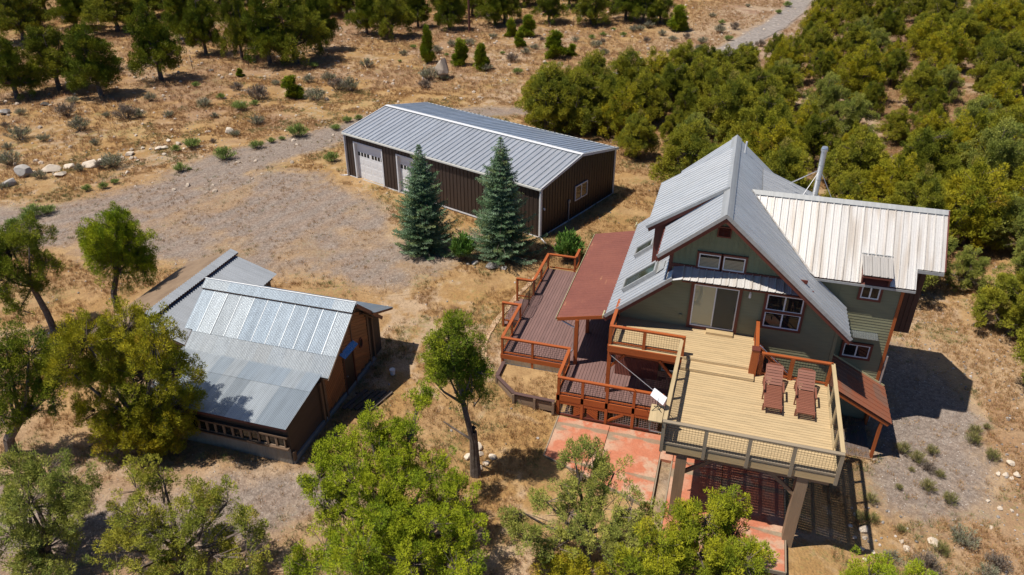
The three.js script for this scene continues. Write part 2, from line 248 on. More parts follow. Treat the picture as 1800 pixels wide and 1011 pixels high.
function sheetMat(x0, x1, z0, z1, w, h, fine) {
  const F = fieldGrid(x0, x1, z0, z1, fine ? .4 : 1), t = colorTex(w, h, (u, v) => groundCol(x0 + u * (x1 - x0), z0 + v * (z1 - z0), fine, F), false);
  const b = grayTex(256, 256, (u, v) => .45 * tn(u, v, 64, 2) + .35 * tn(u, v, 24, 3) + .2 * tn(u, v, 128, 4)); b.repeat.set((x1 - x0) / 4, (z1 - z0) / 4);
  return new THREE.MeshStandardMaterial({ map: t, bumpMap: b, bumpScale: fine ? .05 : .08, roughness: 1, side: THREE.DoubleSide });
}
function gridGeo(x0, x1, z0, z1, s, hf) {
  const nx = Math.round((x1 - x0) / s), nz = Math.round((z1 - z0) / s), p = [], u = [], idx = [];
  for (let j = 0; j <= nz; j++) for (let i = 0; i <= nx; i++) { const x = x0 + (x1 - x0) * i / nx, z = z0 + (z1 - z0) * j / nz; p.push(x, hf(x, z), z); u.push(i / nx, j / nz); }
  for (let j = 0; j < nz; j++) for (let i = 0; i < nx; i++) { const a = j * (nx + 1) + i, b = a + 1, c = a + nx + 1, d = c + 1; idx.push(a, c, b, b, c, d); }
  const g = new THREE.BufferGeometry(); g.setAttribute('position', new THREE.Float32BufferAttribute(p, 3)); g.setAttribute('uv', new THREE.Float32BufferAttribute(u, 2)); g.setIndex(idx); g.computeVertexNormals(); return g;
}
const nearMat = sheetMat(NX0, NX1, NZ0, NZ1, 2048, 2048, true);
const nearGeo = gridGeo(NX0, NX1, NZ0, NZ1, .5, H);
tag(solo('ground', nearGeo, nearMat), 'dry grass and soil ground of the yard', null, null, 'structure');
const FX0 = -150, FX1 = 90, FZ0 = -160, FZ1 = 40;
const farMat = sheetMat(FX0, FX1, FZ0, FZ1, 2048, 2048, false);
tag(solo('terrain', gridGeo(FX0, FX1, FZ0, FZ1, 4, (x, z) => { const m = Math.min(x - NX0, NX1 - x, z - NZ0, NZ1 - z); return H(x, z) - (m > 0 ? .22 : .03); }), farMat), 'dry brown land running out behind the yard', null, null, 'structure');
{ const big = gridGeo(-900, 900, -1000, 600, 100, () => -3.5); tag(solo('far_terrain', big, std([.2, .15, .09], 1)), 'far land', null, null, 'structure'); }
// the gravel drive: the grid's own triangles clipped to the drive's outline, lying 12 mm above the ground
function clipSheet(x0, x1, z0, z1, s, f, up, uvf) {
  const P = [], U = [], N = [];
  const poly = (a, b, c) => { const q = [a, b, c], o = []; for (let i = 0; i < 3; i++) { const m = q[i], n = q[(i + 1) % 3]; if (m[3] < 0) o.push(m); if ((m[3] < 0) !== (n[3] < 0)) { const t = m[3] / (m[3] - n[3]); o.push(m.map((v, k) => v + (n[k] - v) * t)); } } for (let i = 1; i + 1 < o.length; i++) for (const v of [o[0], o[i], o[i + 1]]) { P.push(v[0], v[1] + up, v[2]); U.push(...uvf(v[0], v[2])); } };
  const nx = Math.round((x1 - x0) / s), nz = Math.round((z1 - z0) / s), row = j => Array.from({ length: nx + 1 }, (_, i) => { const x = x0 + i * s, z = z0 + j * s; return [x, H(x, z), z, f(x, z)]; });
  let A = row(0); for (let j = 0; j < nz; j++) { const B = row(j + 1); for (let i = 0; i < nx; i++) { const a = A[i], b = A[i + 1], c = B[i], d = B[i + 1]; if (Math.min(a[3], b[3], c[3], d[3]) >= 0) continue; poly(a, c, b); poly(b, c, d); } A = B; }
  const g = new THREE.BufferGeometry(); g.setAttribute('position', new THREE.Float32BufferAttribute(P, 3)); g.setAttribute('uv', new THREE.Float32BufferAttribute(U, 2)); g.computeVertexNormals(); return g;
}
const nearUV = (x, z) => [(x - NX0) / (NX1 - NX0), (z - NZ0) / (NZ1 - NZ0)], farUV = (x, z) => [(x - FX0) / (FX1 - FX0), (z - FZ0) / (FZ1 - FZ0)];
const wob = (x, z) => (fbm(x * .5, z * .5, 3, 81) - .5) * 1.6;
tag(solo('gravel_drive', clipSheet(NX0, -6, NZ0, 2, .5, (x, z) => Math.min(lane(x, z, LANE), lane(x, z, YARD)) + wob(x, z), .012, nearUV), nearMat), 'grey gravel drive sweeping past the metal garage', null, null, 'structure');
tag(solo('gravel_road', clipSheet(-30, 14, -162, -42, 1, (x, z) => lane(x, z, LANE) + wob(x, z) * .5, .03, farUV), farMat), 'grey gravel road climbing between the trees', null, null, 'structure');
tag(solo('gravel_path', clipSheet(-34, -12, 6, 20, .5, (x, z) => lane(x, z, PATH2) + wob(x, z) * .6, .012, nearUV), nearMat), 'grey gravel path below the old barn', null, null, 'structure');
// the red stained concrete patio, in slabs with tooled joints
const PATIO = colorTex(1024, 1024, (u, v) => { const x = u * 12, z = v * 12; const a = fbm(x * .8, z * .8, 4, 91), b = fbm(x * 3.1, z * 3.1, 4, 95), c = vn(x * 22, z * 22, 97); const worn = sst(.44, .58, a * .45 + b * .55); let k = mix3([.46, .145, .072], [.54, .225, .13], b); k = mix3(k, [.50, .36, .25], worn * .75 * sst(.3, .5, fbm(x * .35 + 4, z * .35, 2, 99))); k = mix3(k, [.16, .19, .13], sst(.66, .74, fbm(x * .5 + 2, z * 2.2, 3, 101)) * .6); const s = .86 + .2 * c; return [k[0] * s, k[1] * s, k[2] * s]; });
PATIO.repeat.set(1 / 12, 1 / 12);
{ const pm = std([1, 1, 1], .85, { map: PATIO }), y = -.2, off = [0, -.22, 0], fl = pts => pts.map(([x, z]) => [x, y, z]);
  const pat = new THREE.Group(); pat.name = 'patio'; pat.userData = { kind: 'structure', label: 'red stained concrete patio below the decks' }; scene.add(pat);
  const S = [[[-8.25, 3.15], [-6.02, 3.15], [-6.02, 6.52], [-8.25, 5.72]], [[-5.99, 3.15], [-3.72, 3.15], [-3.72, 7.35], [-4.1, 7.2], [-5.99, 6.53]], [[-3.15, .1], [-1.2, .1], [-1.2, 4.6], [-3.15, 4.6]], [[-1.17, .1], [1.15, .1], [1.15, 4.6], [-1.17, 4.6]], [[-3.15, 4.63], [-1.2, 4.63], [-1.2, 9.03], [-3.15, 9.03]], [[-1.17, 4.63], [1.15, 4.63], [1.15, 9.03], [-1.17, 9.03]], [[-3.7, 3.15], [-3.18, 3.15], [-3.18, 4.6], [-3.7, 4.6]]];
  for (const s of S) part('slab', slab(fl(s), off), pm, pat);
  const em = wood([.33, .26, .18]); for (const [p, q] of [[[-8.29, 3.15], [-8.29, 5.75]], [[-8.29, 5.76], [-4.1, 7.26]], [[-3.68, 4.62], [-3.68, 7.4]], [[-3.19, 4.63], [-3.19, 9.06]], [[1.19, .2], [1.19, 9.06]], [[-3.15, 9.07], [1.2, 9.07]]]) part('edging_board', bar([p[0], y - .06, p[1]], [q[0], y - .06, q[1]], .05, .16), em, pat); }
// ---------- the house ----------
const RUST = colorTex(512, 512, (u, v) => { const a = tn(u, v, 6, 31) * .5 + tn(u, v, 14, 32) * .3 + tn(u, v, 50, 33) * .2, st = tn(u, v, 5, 35, 60) * .6 + tn(u, v, 9, 36, 120) * .4; let k = mix3([.165, .050, .036], [.235, .078, .050], a); k = mix3(k, [.42, .22, .10], sst(.70, .80, st * .6 + a * .4) * .7); const s = .9 + .16 * tn(u, v, 128, 37); return [k[0] * s, k[1] * s, k[2] * s]; });
RUST.repeat.set(.16, .16);
const RUST2 = colorTex(256, 256, (u, v) => { const a = tn(u, v, 5, 41) * .5 + tn(u, v, 16, 42) * .3 + tn(u, v, 64, 43) * .2; let k = mix3([.30, .085, .035], [.24, .10, .055], a); k = mix3(k, [.16, .12, .09], sst(.55, .75, tn(u, v, 4, 45, 6)) * .5); return k; }); RUST2.repeat.set(.4, .4);
const SIDE_TEX = colorTex(256, 256, (u, v) => { const k = .84 + .1 * tn(u, v, 6, 51, 90) + .1 * tn(u, v, 5, 52); return [k, k, k]; }); SIDE_TEX.repeat.set(.4, .4);
M.mirrorGalv = std([.62, .66, .72], .25, { metalness: .95 });
M.blind = std([.42, .36, .24], .8);
M.rust = std([1, 1, 1], .75, { map: RUST }); M.rust2 = std([1, 1, 1], .75, { map: RUST2 });
M.siding = std([.225, .22, .128], .8, { map: SIDE_TEX }); M.sidingUp = std([.195, .23, .14], .8, { map: SIDE_TEX }); M.brownBoard = wood([.075, .028, .016], .7);
M.roofGray = variants(c => metal(c, .5, .55), [.57, .58, .585], 3, .035, 3); M.roofWing = (() => { const t = colorTex(256, 256, (u, v) => { const d = sst(.42, .8, tn(u, v, 64, 61, 2) * .55 + tn(u, v, 24, 62, 3) * .45), k = mix3([.84, .82, .79], [.60, .52, .43], d * .6), s = .94 + .08 * tn(u, v, 100, 63); return [k[0] * s, k[1] * s, k[2] * s]; }); t.repeat.set(.16, .28); return [.97, .93, 1.0].map(k => std([k * .86, k * .85, k * .83], .42, { map: t, metalness: .4 })); })();
const house = worldThing('house', 'green two storey house with steep metal roofs and dark red trim', 'house', [-2, -1, -4]);
const hm = .8596, RX = -2.496, RY = 9.396, ZF = 1.359, ZB = -8.365, ROOF = [.004, -.2, -.46], hs = Math.sqrt(1 + hm * hm);
{
  // body and walls
  const prof = [[-6.5, -1.4], [2.55, -1.4], [2.55, 4.58], [RX, 8.92], [-4.46, 7.24], [-4.46, 5.76], [-6.5, 4.0]];
  const wall = part('wall', slab(prof.map(([x, y]) => [x, y, -.03]), [0, 0, -8.45]), M.siding, house);
  const lowTop = x => Math.min(4.096 + hm * (x + 6.906) - .4, 4.725 + hm * (2.938 - x) - .4, 6.35);
  const lap = new Geo();
  for (let y = -1.2; y < 6.3; y += .135) { let a = -6.5, b = 2.55; while (a < b && lowTop(a) < y + .13) a += .05; while (b > a && lowTop(b) < y + .13) b -= .05; if (b - a < .2) continue;
    lap.quad([a, y, .022], [b, y, .022], [b, y + .14, .004], [a, y + .14, .004], b - a, .14, y * 3.1); lap.quad([a, y, 0], [b, y, 0], [b, y, .022], [a, y, .022], b - a, .02); }
  part('lap_siding', lap, M.siding, wall).userData.kind = 'stuff';
  const up = part('gable_wall', slab([[-4.46, 6.15, 0], [.9, 6.15, 0], [RX, 9.0, 0], [-4.46, 7.3, 0]].map(p => [p[0], p[1], .005]), [0, 0, -.03]), M.sidingUp, house);
  for (let x = -4.35; x < 1.2; x += .228) { const t = Math.min(RY - .42 - hm * Math.abs(x - RX), 9.0); if (t > 6.3) part('batten', box(x - .022, 6.2, .006, x + .022, t - .02, .03), M.sidingUp, up); }
  part('corner_board', box(-4.52, 5.7, -.02, -4.36, 7.28, .04), M.redDark, house);
  part('band_board', bar([-4.4, 6.36, .03], [1.0, 6.36, .03], .05, .16), M.redDark, house);
  part('corner_board', box(2.47, -1.2, -.04, 2.6, 4.58, .035), M.siding, house);
  part('frieze_board', bar([-3.95, 5.92, .03], [1.3, 5.92, .03], .05, .16), M.redDark, house);
  // gable vent
  const vent = part('gable_vent', [box(-2.75, 7.88, .02, -2.7, 8.36, .08), box(-2.25, 7.88, .02, -2.2, 8.36, .08), box(-2.7, 7.88, .02, -2.25, 7.94, .08), box(-2.7, 8.3, .02, -2.25, 8.36, .08)], M.redDark, house);
  for (let k = 0; k < 6; k++) part('louver', bar([-2.7, 7.97 + k * .058, .045], [-2.25, 7.97 + k * .058, .045], .05, .012, [0, 1, .8]), M.redDark, vent); part('vent_backing', box(-2.7, 7.94, .012, -2.25, 8.3, .02), M.redDark, vent);
  const R = [1, 0, 0], N = [0, 0, 1];
  windowUnit(house, [-3.33, 6.42, .01], R, N, .86, .64, 1, 1, { t: .085 }); windowUnit(house, [-2.35, 6.42, .01], R, N, .86, .64, 1, 1, { t: .085 });
  for (const x0 of [-3.33, -2.35]) for (let k = 0; k < 7; k++) part('blind_slat', box(x0 + .06, 6.48 + k * .06, .042, x0 + .8, 6.525 + k * .06, .048), M.blind, up);
  windowUnit(house, [-.395, 4.87, .02], R, N, 1.42, .74, 2, 1, { t: .1 }); windowUnit(house, [-.395, 4.07, .022], R, N, 1.42, .72, 2, 1, { t: .1 });
  const sl = windowUnit(house, [-3.349, 3.58, .02], R, N, 1.83, 2.03, 2, 1, { name: 'sliding_door', t: .13, f: .055, trim: M.redDark, pane: M.pane });
  part('curtain', box(-3.31, 3.62, .027, -1.56, 5.57, .035), M.curtain, sl); part('insect_screen', box(-2.42, 3.63, .085, -1.56, 5.56, .088), new THREE.MeshStandardMaterial({ color: col(.03, .03, .03), roughness: .9, transparent: true, opacity: .38, side: THREE.DoubleSide }), sl); part('door_handle', box(-1.62, 4.5, .07, -1.585, 4.72, .11), M.black, sl);
  part('door_step', box(-2.62, 3.44, .06, -1.5, 3.56, .42), M.tan, house);
  // wall lamps
  for (const [x, y] of [[-1.09, 5.32]]) { const l = part('wall_lamp', [tube([x, y + .2, .08], [x, y + .27, .08], .03), tube([x, y, .08], [x, y + .2, .08], .055, .05)], M.vinyl, house); part('lamp_arm', tube([x, y + .25, .02], [x, y + .25, .08], .012), M.pipe, l); }
  part('wall_outlet', box(-3.83, 3.86, .02, -3.72, 4.02, .07), M.siding, house);
  // awning roof over the front door and window
  const aw = part('awning', slab([[-3.86, 6.36, .0], [.75, 6.36, .0], [.75, 6.07, .72], [-3.86, 6.07, .72]].map(p => [p[0], p[1] - .05, p[2]]), [0, -.06, -.02]), M.redDark, house);
  slope(aw, 'roof_panel', [-3.9, 6.375, -.01], [1, 0, 0], [0, -.29, .73], 4.7, 0, .8, RPANEL, .305, M.roofWing, { lift: .005 });
  part('awning_hip', slab([[-3.88, 6.39, .0], [-3.88, 6.1, .74], [-4.3, 5.98, .74], [-4.3, 6.3, 0]], [0, -.02, 0]), M.roofGray[0], aw);
  OFF = ROOF;
  // main roof, right slope
  const mr = part('main_roof', slab([[RX, RY - .06, ZF - .02], [RX + 5.41, RY - .06 - hm * 5.41, ZF - .02], [RX + 5.41, RY - .06 - hm * 5.41, ZB + .02], [RX, RY - .06, ZB + .02]], [-.09, -.15, 0]), M.redDark, house);
  slope(mr, 'roof_panel', [RX, RY, ZF], [0, 0, -1], [1, -hm, 0], ZF - ZB, 0, 5.434 * hs, RPANEL, .915, M.roofGray, { seed: 3 });
  // left slope: front strip, back strip, and the shed dormer between them
  const strip = (z0, z1) => { part('roof_deck', slab([[RX, RY - .06, z0 - .02], [RX - 2.42, RY - .06 - hm * 2.42, z0 - .02], [RX - 2.42, RY - .06 - hm * 2.42, z1], [RX, RY - .06, z1]], [.09, -.15, 0]), M.redDark, mr); slope(mr, 'roof_panel', [RX, RY, z0], [0, 0, -1], [-1, -hm, 0], z0 - z1, 0, 2.445 * hs, RPANEL, .915, M.roofGray, { seed: 4 + z0 }); };
  strip(ZF, -1.6); strip(-6.6, ZB);
  const dm = (RY + .04 - 7.2) / 3.26, ds = Math.sqrt(1 + dm * dm);
  const dr = part('shed_dormer', slab([[RX, RY - .02, -1.42], [RX - 3.22, RY - .02 - dm * 3.22, -1.42], [RX - 3.22, RY - .02 - dm * 3.22, -6.66], [RX, RY - .02, -6.66]], [.05, -.16, 0]), M.redDark, house);
  slope(dr, 'roof_panel', [RX, RY + .045, -1.4], [0, 0, -1], [-1, -dm, 0], 5.28, 0, 3.26 * ds, RPANEL, .915, M.roofGray, { seed: 9 });
  part('dormer_wall', slab([[-4.4, 7.1, -1.62], [-4.46, 5.9, -1.62], [-5.42, 5.2, -1.62], [-5.42, 7.3, -1.62], [-2.6, 9.2, -1.62]], [0, 0, -4.9]), M.redDark, dr);
  part('rake_trim', bar([RX - .02, RY + .07, -1.37], [RX - 3.28, RY + .07 - dm * 3.26, -1.37], .05, .13), M.galvDull, dr);
  // lower left roof with two skylights
  const lx = -6.906, ly = 4.096;
  const lr = part('lower_roof', slab([[-4.4, ly + hm * 2.506 - .06, ZF - .02], [lx + .02, ly - .05, ZF - .02], [lx + .02, ly - .05, -8.18], [-4.4, ly + hm * 2.506 - .06, -8.18]], [.07, -.14, 0]), M.redDark, house);
  slope(lr, 'roof_panel', [-4.3, ly + hm * 2.606, ZF], [0, 0, -1], [-1, -hm, 0], 9.56, 0, 2.606 * hs, RPANEL, .915, M.roofGray, { seed: 12 });
  part('step_flashing', bar([-4.55, 6.13, 1.2], [-4.55, 6.13, -1.5], .03, .16), M.mirrorGalv, lr);
  part('eave_board', bar([-4.98, 7.12, ZF - .05], [-4.98, 7.12, -1.55], .05, .22), M.redDark, lr);
  for (const [z0, z1, xa, xb] of [[.02, -.92, -6.33, -5.02], [-3.3, -4.1, -6.3, -5.55]]) {
    const yy = x => ly + hm * (x - lx) + .04, g = new Geo(), n = [-hm / hs, 1 / hs, 0], lf = (x, z, e) => [x + n[0] * e, yy(x) + n[1] * e, z];
    for (const [p, q] of [[[xa, z0], [xb, z0]], [[xb, z0], [xb, z1]], [[xb, z1], [xa, z1]], [[xa, z1], [xa, z0]]]) addBar(g, lf(p[0], p[1], .08), lf(q[0], q[1], .08), .09, .2, n);
    const sk = part('skylight', g, M.galvDull, house); part('pane', slab([lf(xa + .04, z0 - .04, .13), lf(xb - .04, z0 - .04, .13), lf(xb - .04, z1 + .04, .13), lf(xa + .04, z1 + .04, .13)], n.map(k => -k * .02)), new THREE.MeshPhysicalMaterial({ color: col(.03, .035, .022), roughness: .06 }), sk);
    part('flashing', slab([lf(xb, z0 + .06, .05), lf(xb + .28, z0 - .1, .03), lf(xb + .28, z1 + .1, .03), lf(xb, z1 - .06, .05)], n.map(k => -k * .015)), M.galvDull, sk); }
  // ridge cap, rake trims
  for (const s of [-1, 1]) part('ridge_cap', slab([[RX, RY + .075, ZF + .03], [RX + s * .24, RY + .075 - hm * .24, ZF + .03], [RX + s * .24, RY + .075 - hm * .24, ZB - .02], [RX, RY + .075, ZB - .02]], [0, -.012, 0]), M.galvDull, mr);
  const rake = (p, q) => { part('rake_trim', bar(p, q, .05, .14), M.galvDull, mr); part('fascia', bar([p[0], p[1] - .17, p[2] - .03], [q[0], q[1] - .17, q[2] - .03], .04, .2), M.redDark, mr); };
  rake([RX, RY + .01, ZF + .02], [RX + 5.44, RY + .01 - hm * 5.44, ZF + .02]); rake([RX, RY + .01, ZF + .024], [RX - 2.46, RY + .01 - hm * 2.46, ZF + .024]); rake([-4.28, ly + hm * 2.62, ZF + .022], [lx - .02, ly - .01, ZF + .022]);
  part('soffit', slab([[RX, RY - .26, ZF], [RX + 5.2, RY - .26 - hm * 5.2, ZF], [RX + 5.2, RY - .26 - hm * 5.2, .05], [RX, RY - .26, .05]], [0, -.015, 0]), M.brownBoard, mr); part('soffit', slab([[RX, RY - .26, ZF], [RX - 2.3, RY - .26 - hm * 2.3, ZF], [RX - 2.3, RY - .26 - hm * 2.3, .05], [RX, RY - .26, .05]], [0, -.015, 0]), M.brownBoard, mr);
  part('vent_pipe', tube([-2.03, 8.95, -7.2], [-2.03, 9.55, -7.2], .045), M.vinyl, mr);
  // rear shed dormer on the right slope
  const rd = part('rear_dormer', slab([[-1.07, 8.16, -4.2], [3.2, 6.45, -4.2], [3.2, 6.45, -7.45], [-1.07, 8.16, -7.45]], [-.05, -.14, 0]), M.redDark, house);
  slope(rd, 'roof_panel', [-1.07, 8.225, -4.2], [0, 0, -1], [1, -.4, 0], 3.27, 0, 4.62, RPANEL, .915, M.roofGray, { seed: 21 }); part('dormer_wall', box(-.2, 4.5, -7.2, 2.9, 6.5, -6.2), M.siding, rd);
  // ---- right wing
  const wz = -3.579, wy = 8.569, ws = 3.590, wd = [0, -(2.462) / 3.590, 2.613 / 3.590];
  const wp = [[-1.3, -1.4], [-1.3, 6.22], [wz, 8.36], [-5.86, 6.22], [-5.86, -1.4]];
  const wb = part('wing_wall', slab(wp.map(([z, y]) => [4.95, y, z]), [-4.2, 0, 0]), M.siding, house);
  const lap2 = new Geo(); for (let y = -1.2; y < 6.2; y += .135) { lap2.quad([2.55, y, -1.278], [4.95, y, -1.278], [4.95, y + .14, -1.296], [2.55, y + .14, -1.296], 2.4, .14, y * 2.3); lap2.quad([2.55, y, -1.3], [4.95, y, -1.3], [4.95, y, -1.278], [2.55, y, -1.278], 2.4, .02); }
  part('lap_siding', lap2, M.siding, wb).userData.kind = 'stuff';
  part('corner_board', box(4.87, -1.2, -1.42, 4.99, 6.1, -1.25), M.redWood, house);
  part('bump_out', slab([[-2.0, 3.45], [-2.0, 6.75], [wz, 8.2], [-5.1, 6.75], [-5.1, 3.45]].map(([z, y]) => [5.78, y, z]), [-.9, 0, 0]), M.brownBoard, house);
  for (let x = 5.02; x < 5.78; x += .19) part('batten', box(x - .02, 3.5, -2, x + .02, 6.7, -1.975), M.brownBoard, wb);
  const W0 = [-1.534, wy, wz];
  const x2u = x => x + 1.534, vb = u => { const x = u - 1.534; let v = Math.min(ws, ws * u / 2.9); if (x > 5.2945) v = 2.685; if (x > 3.2 && x < 4.3) v = 2.45; return v; };
  const wr = part('wing_roof', slab([[-1.4, wy - .08, wz], [1.37, 6.04, -.98], [5.28, 6.04, -.98], [5.28, 6.65, -1.645], [6.28, 6.65, -1.645], [6.28, wy - .08, wz]], [0, -.1, -.06]), M.redDark, house);
  slope(wr, 'roof_panel', W0, [1, 0, 0], wd, 7.834, 0, vb, RPANEL, .305, M.roofWing, { seed: 31, kinks: [2.9, x2u(3.2), x2u(3.2) + .001, x2u(4.3) - .001, x2u(4.3), x2u(5.294), x2u(5.294) + .001] });
  part('roof_deck', slab([[-1.4, wy - .08, wz], [1.37, 6.09, -6.17], [6.28, 6.09, -6.17], [6.28, wy - .08, wz]], [0, -.1, .06]), M.redDark, wr);
  slope(wr, 'roof_panel', W0, [1, 0, 0], [0, wd[1], -wd[2]], 7.834, 0, u => Math.min(ws, ws * u / 2.9), RPANEL, .915, M.roofGray, { seed: 33, kinks: [2.9] });
  for (const s of [1, -1]) part('ridge_cap', slab([[-1.6, wy + .07, wz], [6.34, wy + .07, wz], [6.34, wy - .08, wz + s * .17], [-1.6, wy - .08, wz + s * .17]], [0, -.012, 0]), M.galvDull, wr);
  part('valley_flashing', slab([[-1.5, 8.6, -3.5], [1.42, 6.12, -.96], [1.2, 6.27, -.96], [-1.58, 8.68, -3.42]], [0, -.015, 0]), M.roofWing[0], wr);
  part('rake_trim', bar([6.31, wy + .02, wz], [6.31, 6.74, -1.62], .04, .13), M.redDark, wr); part('fascia', bar([1.4, 6.0, -.95], [5.3, 6.0, -.95], .03, .1), M.galvDull, wr); part('fascia', bar([5.31, 6.63, -1.61], [6.3, 6.63, -1.61], .03, .14), M.galvDull, wr);
  part('soffit', box(1.6, 5.93, -1.3, 5.27, 5.96, -.99), M.brownBoard, wr);
  const sd = part('window_dormer', slab([[3.2, 6.94, -1.95], [4.3, 6.94, -1.95], [4.3, 6.52, -.8], [3.2, 6.52, -.8]], [0, -.08, 0]), M.redDark, house);
  slope(sd, 'roof_panel', [3.17, 7.0, -1.95], [1, 0, 0], [0, -.42, 1.15], 1.16, 0, 1.24, RPANEL, .305, variants(c => metal(c, .6, .2), [.45, .43, .41], 2, .05, 8)); part('dormer_cheek', [box(3.2, 6.05, -1.9, 3.26, 6.5, -1.0), box(4.24, 6.05, -1.9, 4.3, 6.5, -1.0)], M.redDark, sd); part('flashing', bar([3.15, 7.02, -1.95], [4.35, 7.02, -1.95], .14, .02), M.galvDull, sd);
  windowUnit(house, [3.36, 5.27, -1.29], R, N, .72, 1.02, 2, 1, { t: .1 });
  windowUnit(house, [3.25, 2.32, -1.28], R, N, 1.05, .64, 2, 1, { t: .1 });
  const ba = part('window_awning', slab([[3.15, 3.6, -1.28], [4.42, 3.6, -1.28], [4.42, 3.52, -.9], [3.15, 3.52, -.9]], [0, -.03, 0]), M.redDark, house); slope(ba, 'roof_panel', [3.12, 3.625, -1.29], [1, 0, 0], [0, -.09, .43], 1.33, 0, .46, CORR, .66, [M.mirrorGalv]);
  part('downspout', tube([5.06, 2.6, -1.24], [5.06, -1, -1.24], .04), M.pipe, house);
  // stove pipe with guy wires
  const ch = part('chimney_pipe', tube([1.34, 6.3, -6.2], [1.34, 9.78, -6.2], .125, .125, 14), M.pipe, house); part('chimney_cap', [tube([1.34, 9.78, -6.2], [1.34, 9.88, -6.2], .155, .155, 14), tube([1.34, 9.9, -6.2], [1.34, 9.98, -6.2], .145, .12, 14)], M.pipe, ch);
  for (const k of [7.7, 8.4, 9.1]) part('pipe_band', tube([1.34, k, -6.2], [1.34, k + .03, -6.2], .13, .13, 14), M.galvDull, ch);
  for (const q of [[-.2, 7.88, -6.2], [.5, 7.55, -5.0], [2.6, 6.75, -5.5], [.2, 7.75, -7.0]]) part('guy_wire', tube([1.34, 8.9, -6.2], q, .012, .012, 5), M.pipe, ch);
  OFF = null;
  part('porch_light', tube([-4.3, 2.6, .04], [-4.3, 2.8, .04], .05), M.vinyl, house);
  windowUnit(house, [-4.3, .95, .02], R, N, .85, 2.0, 1, 1, { name: 'door', t: .1, trim: M.siding });
}
// rust coloured lean-to over the side entrance
{
  const t = worldThing('side_porch', 'small rust red lean-to porch beside the tan deck', 'porch', [4, -1, 0]); OFF = ROOF;
  const r = part('porch_roof', slab([[2.62, 2.35, -1.28], [5.25, .97, -1.28], [5.25, .97, 1.36], [2.62, 2.35, 1.36]], [0, -.05, 0]), M.redDark, t);
  slope(r, 'roof_panel', [2.6, 2.41, -1.3], [0, 0, 1], [1, -.5247, 0], 2.7, 0, 3.04, P2(.3375, [[0, 0], [.008, .03], [.035, .03], [.043, 0]]), .675, [M.rust2], { lift: .012 });
  part('wall_flashing', bar([2.62, 2.44, -1.23], [5.25, 1.06, -1.23], .03, .1), M.gutter, r);
  part('beam', bar([5.0, .98, -1.2], [5.0, .98, 1.3], .09, .16), M.redWood, t); part('beam', bar([2.62, 2.22, 1.3], [5.2, .88, 1.3], .09, .16), M.redWood, t);
  part('post', box(4.86, -1.1, 1.2, 4.98, .92, 1.32), M.redWood, t); part('post', box(4.86, -1.1, -1.1, 4.98, .92, -.98), M.redWood, t);
  for (let k = 0; k < 15; k++) part('floor_board', box(2.7 + k * .145, -.98, -1.2, 2.835 + k * .145, -.93, 1.42), wood([.16, .12, .10]), t); part('edge_board', box(2.7, -1.1, 1.43, 4.9, -.93, 1.47), wood([.36, .24, .15]), t); OFF = null;
}
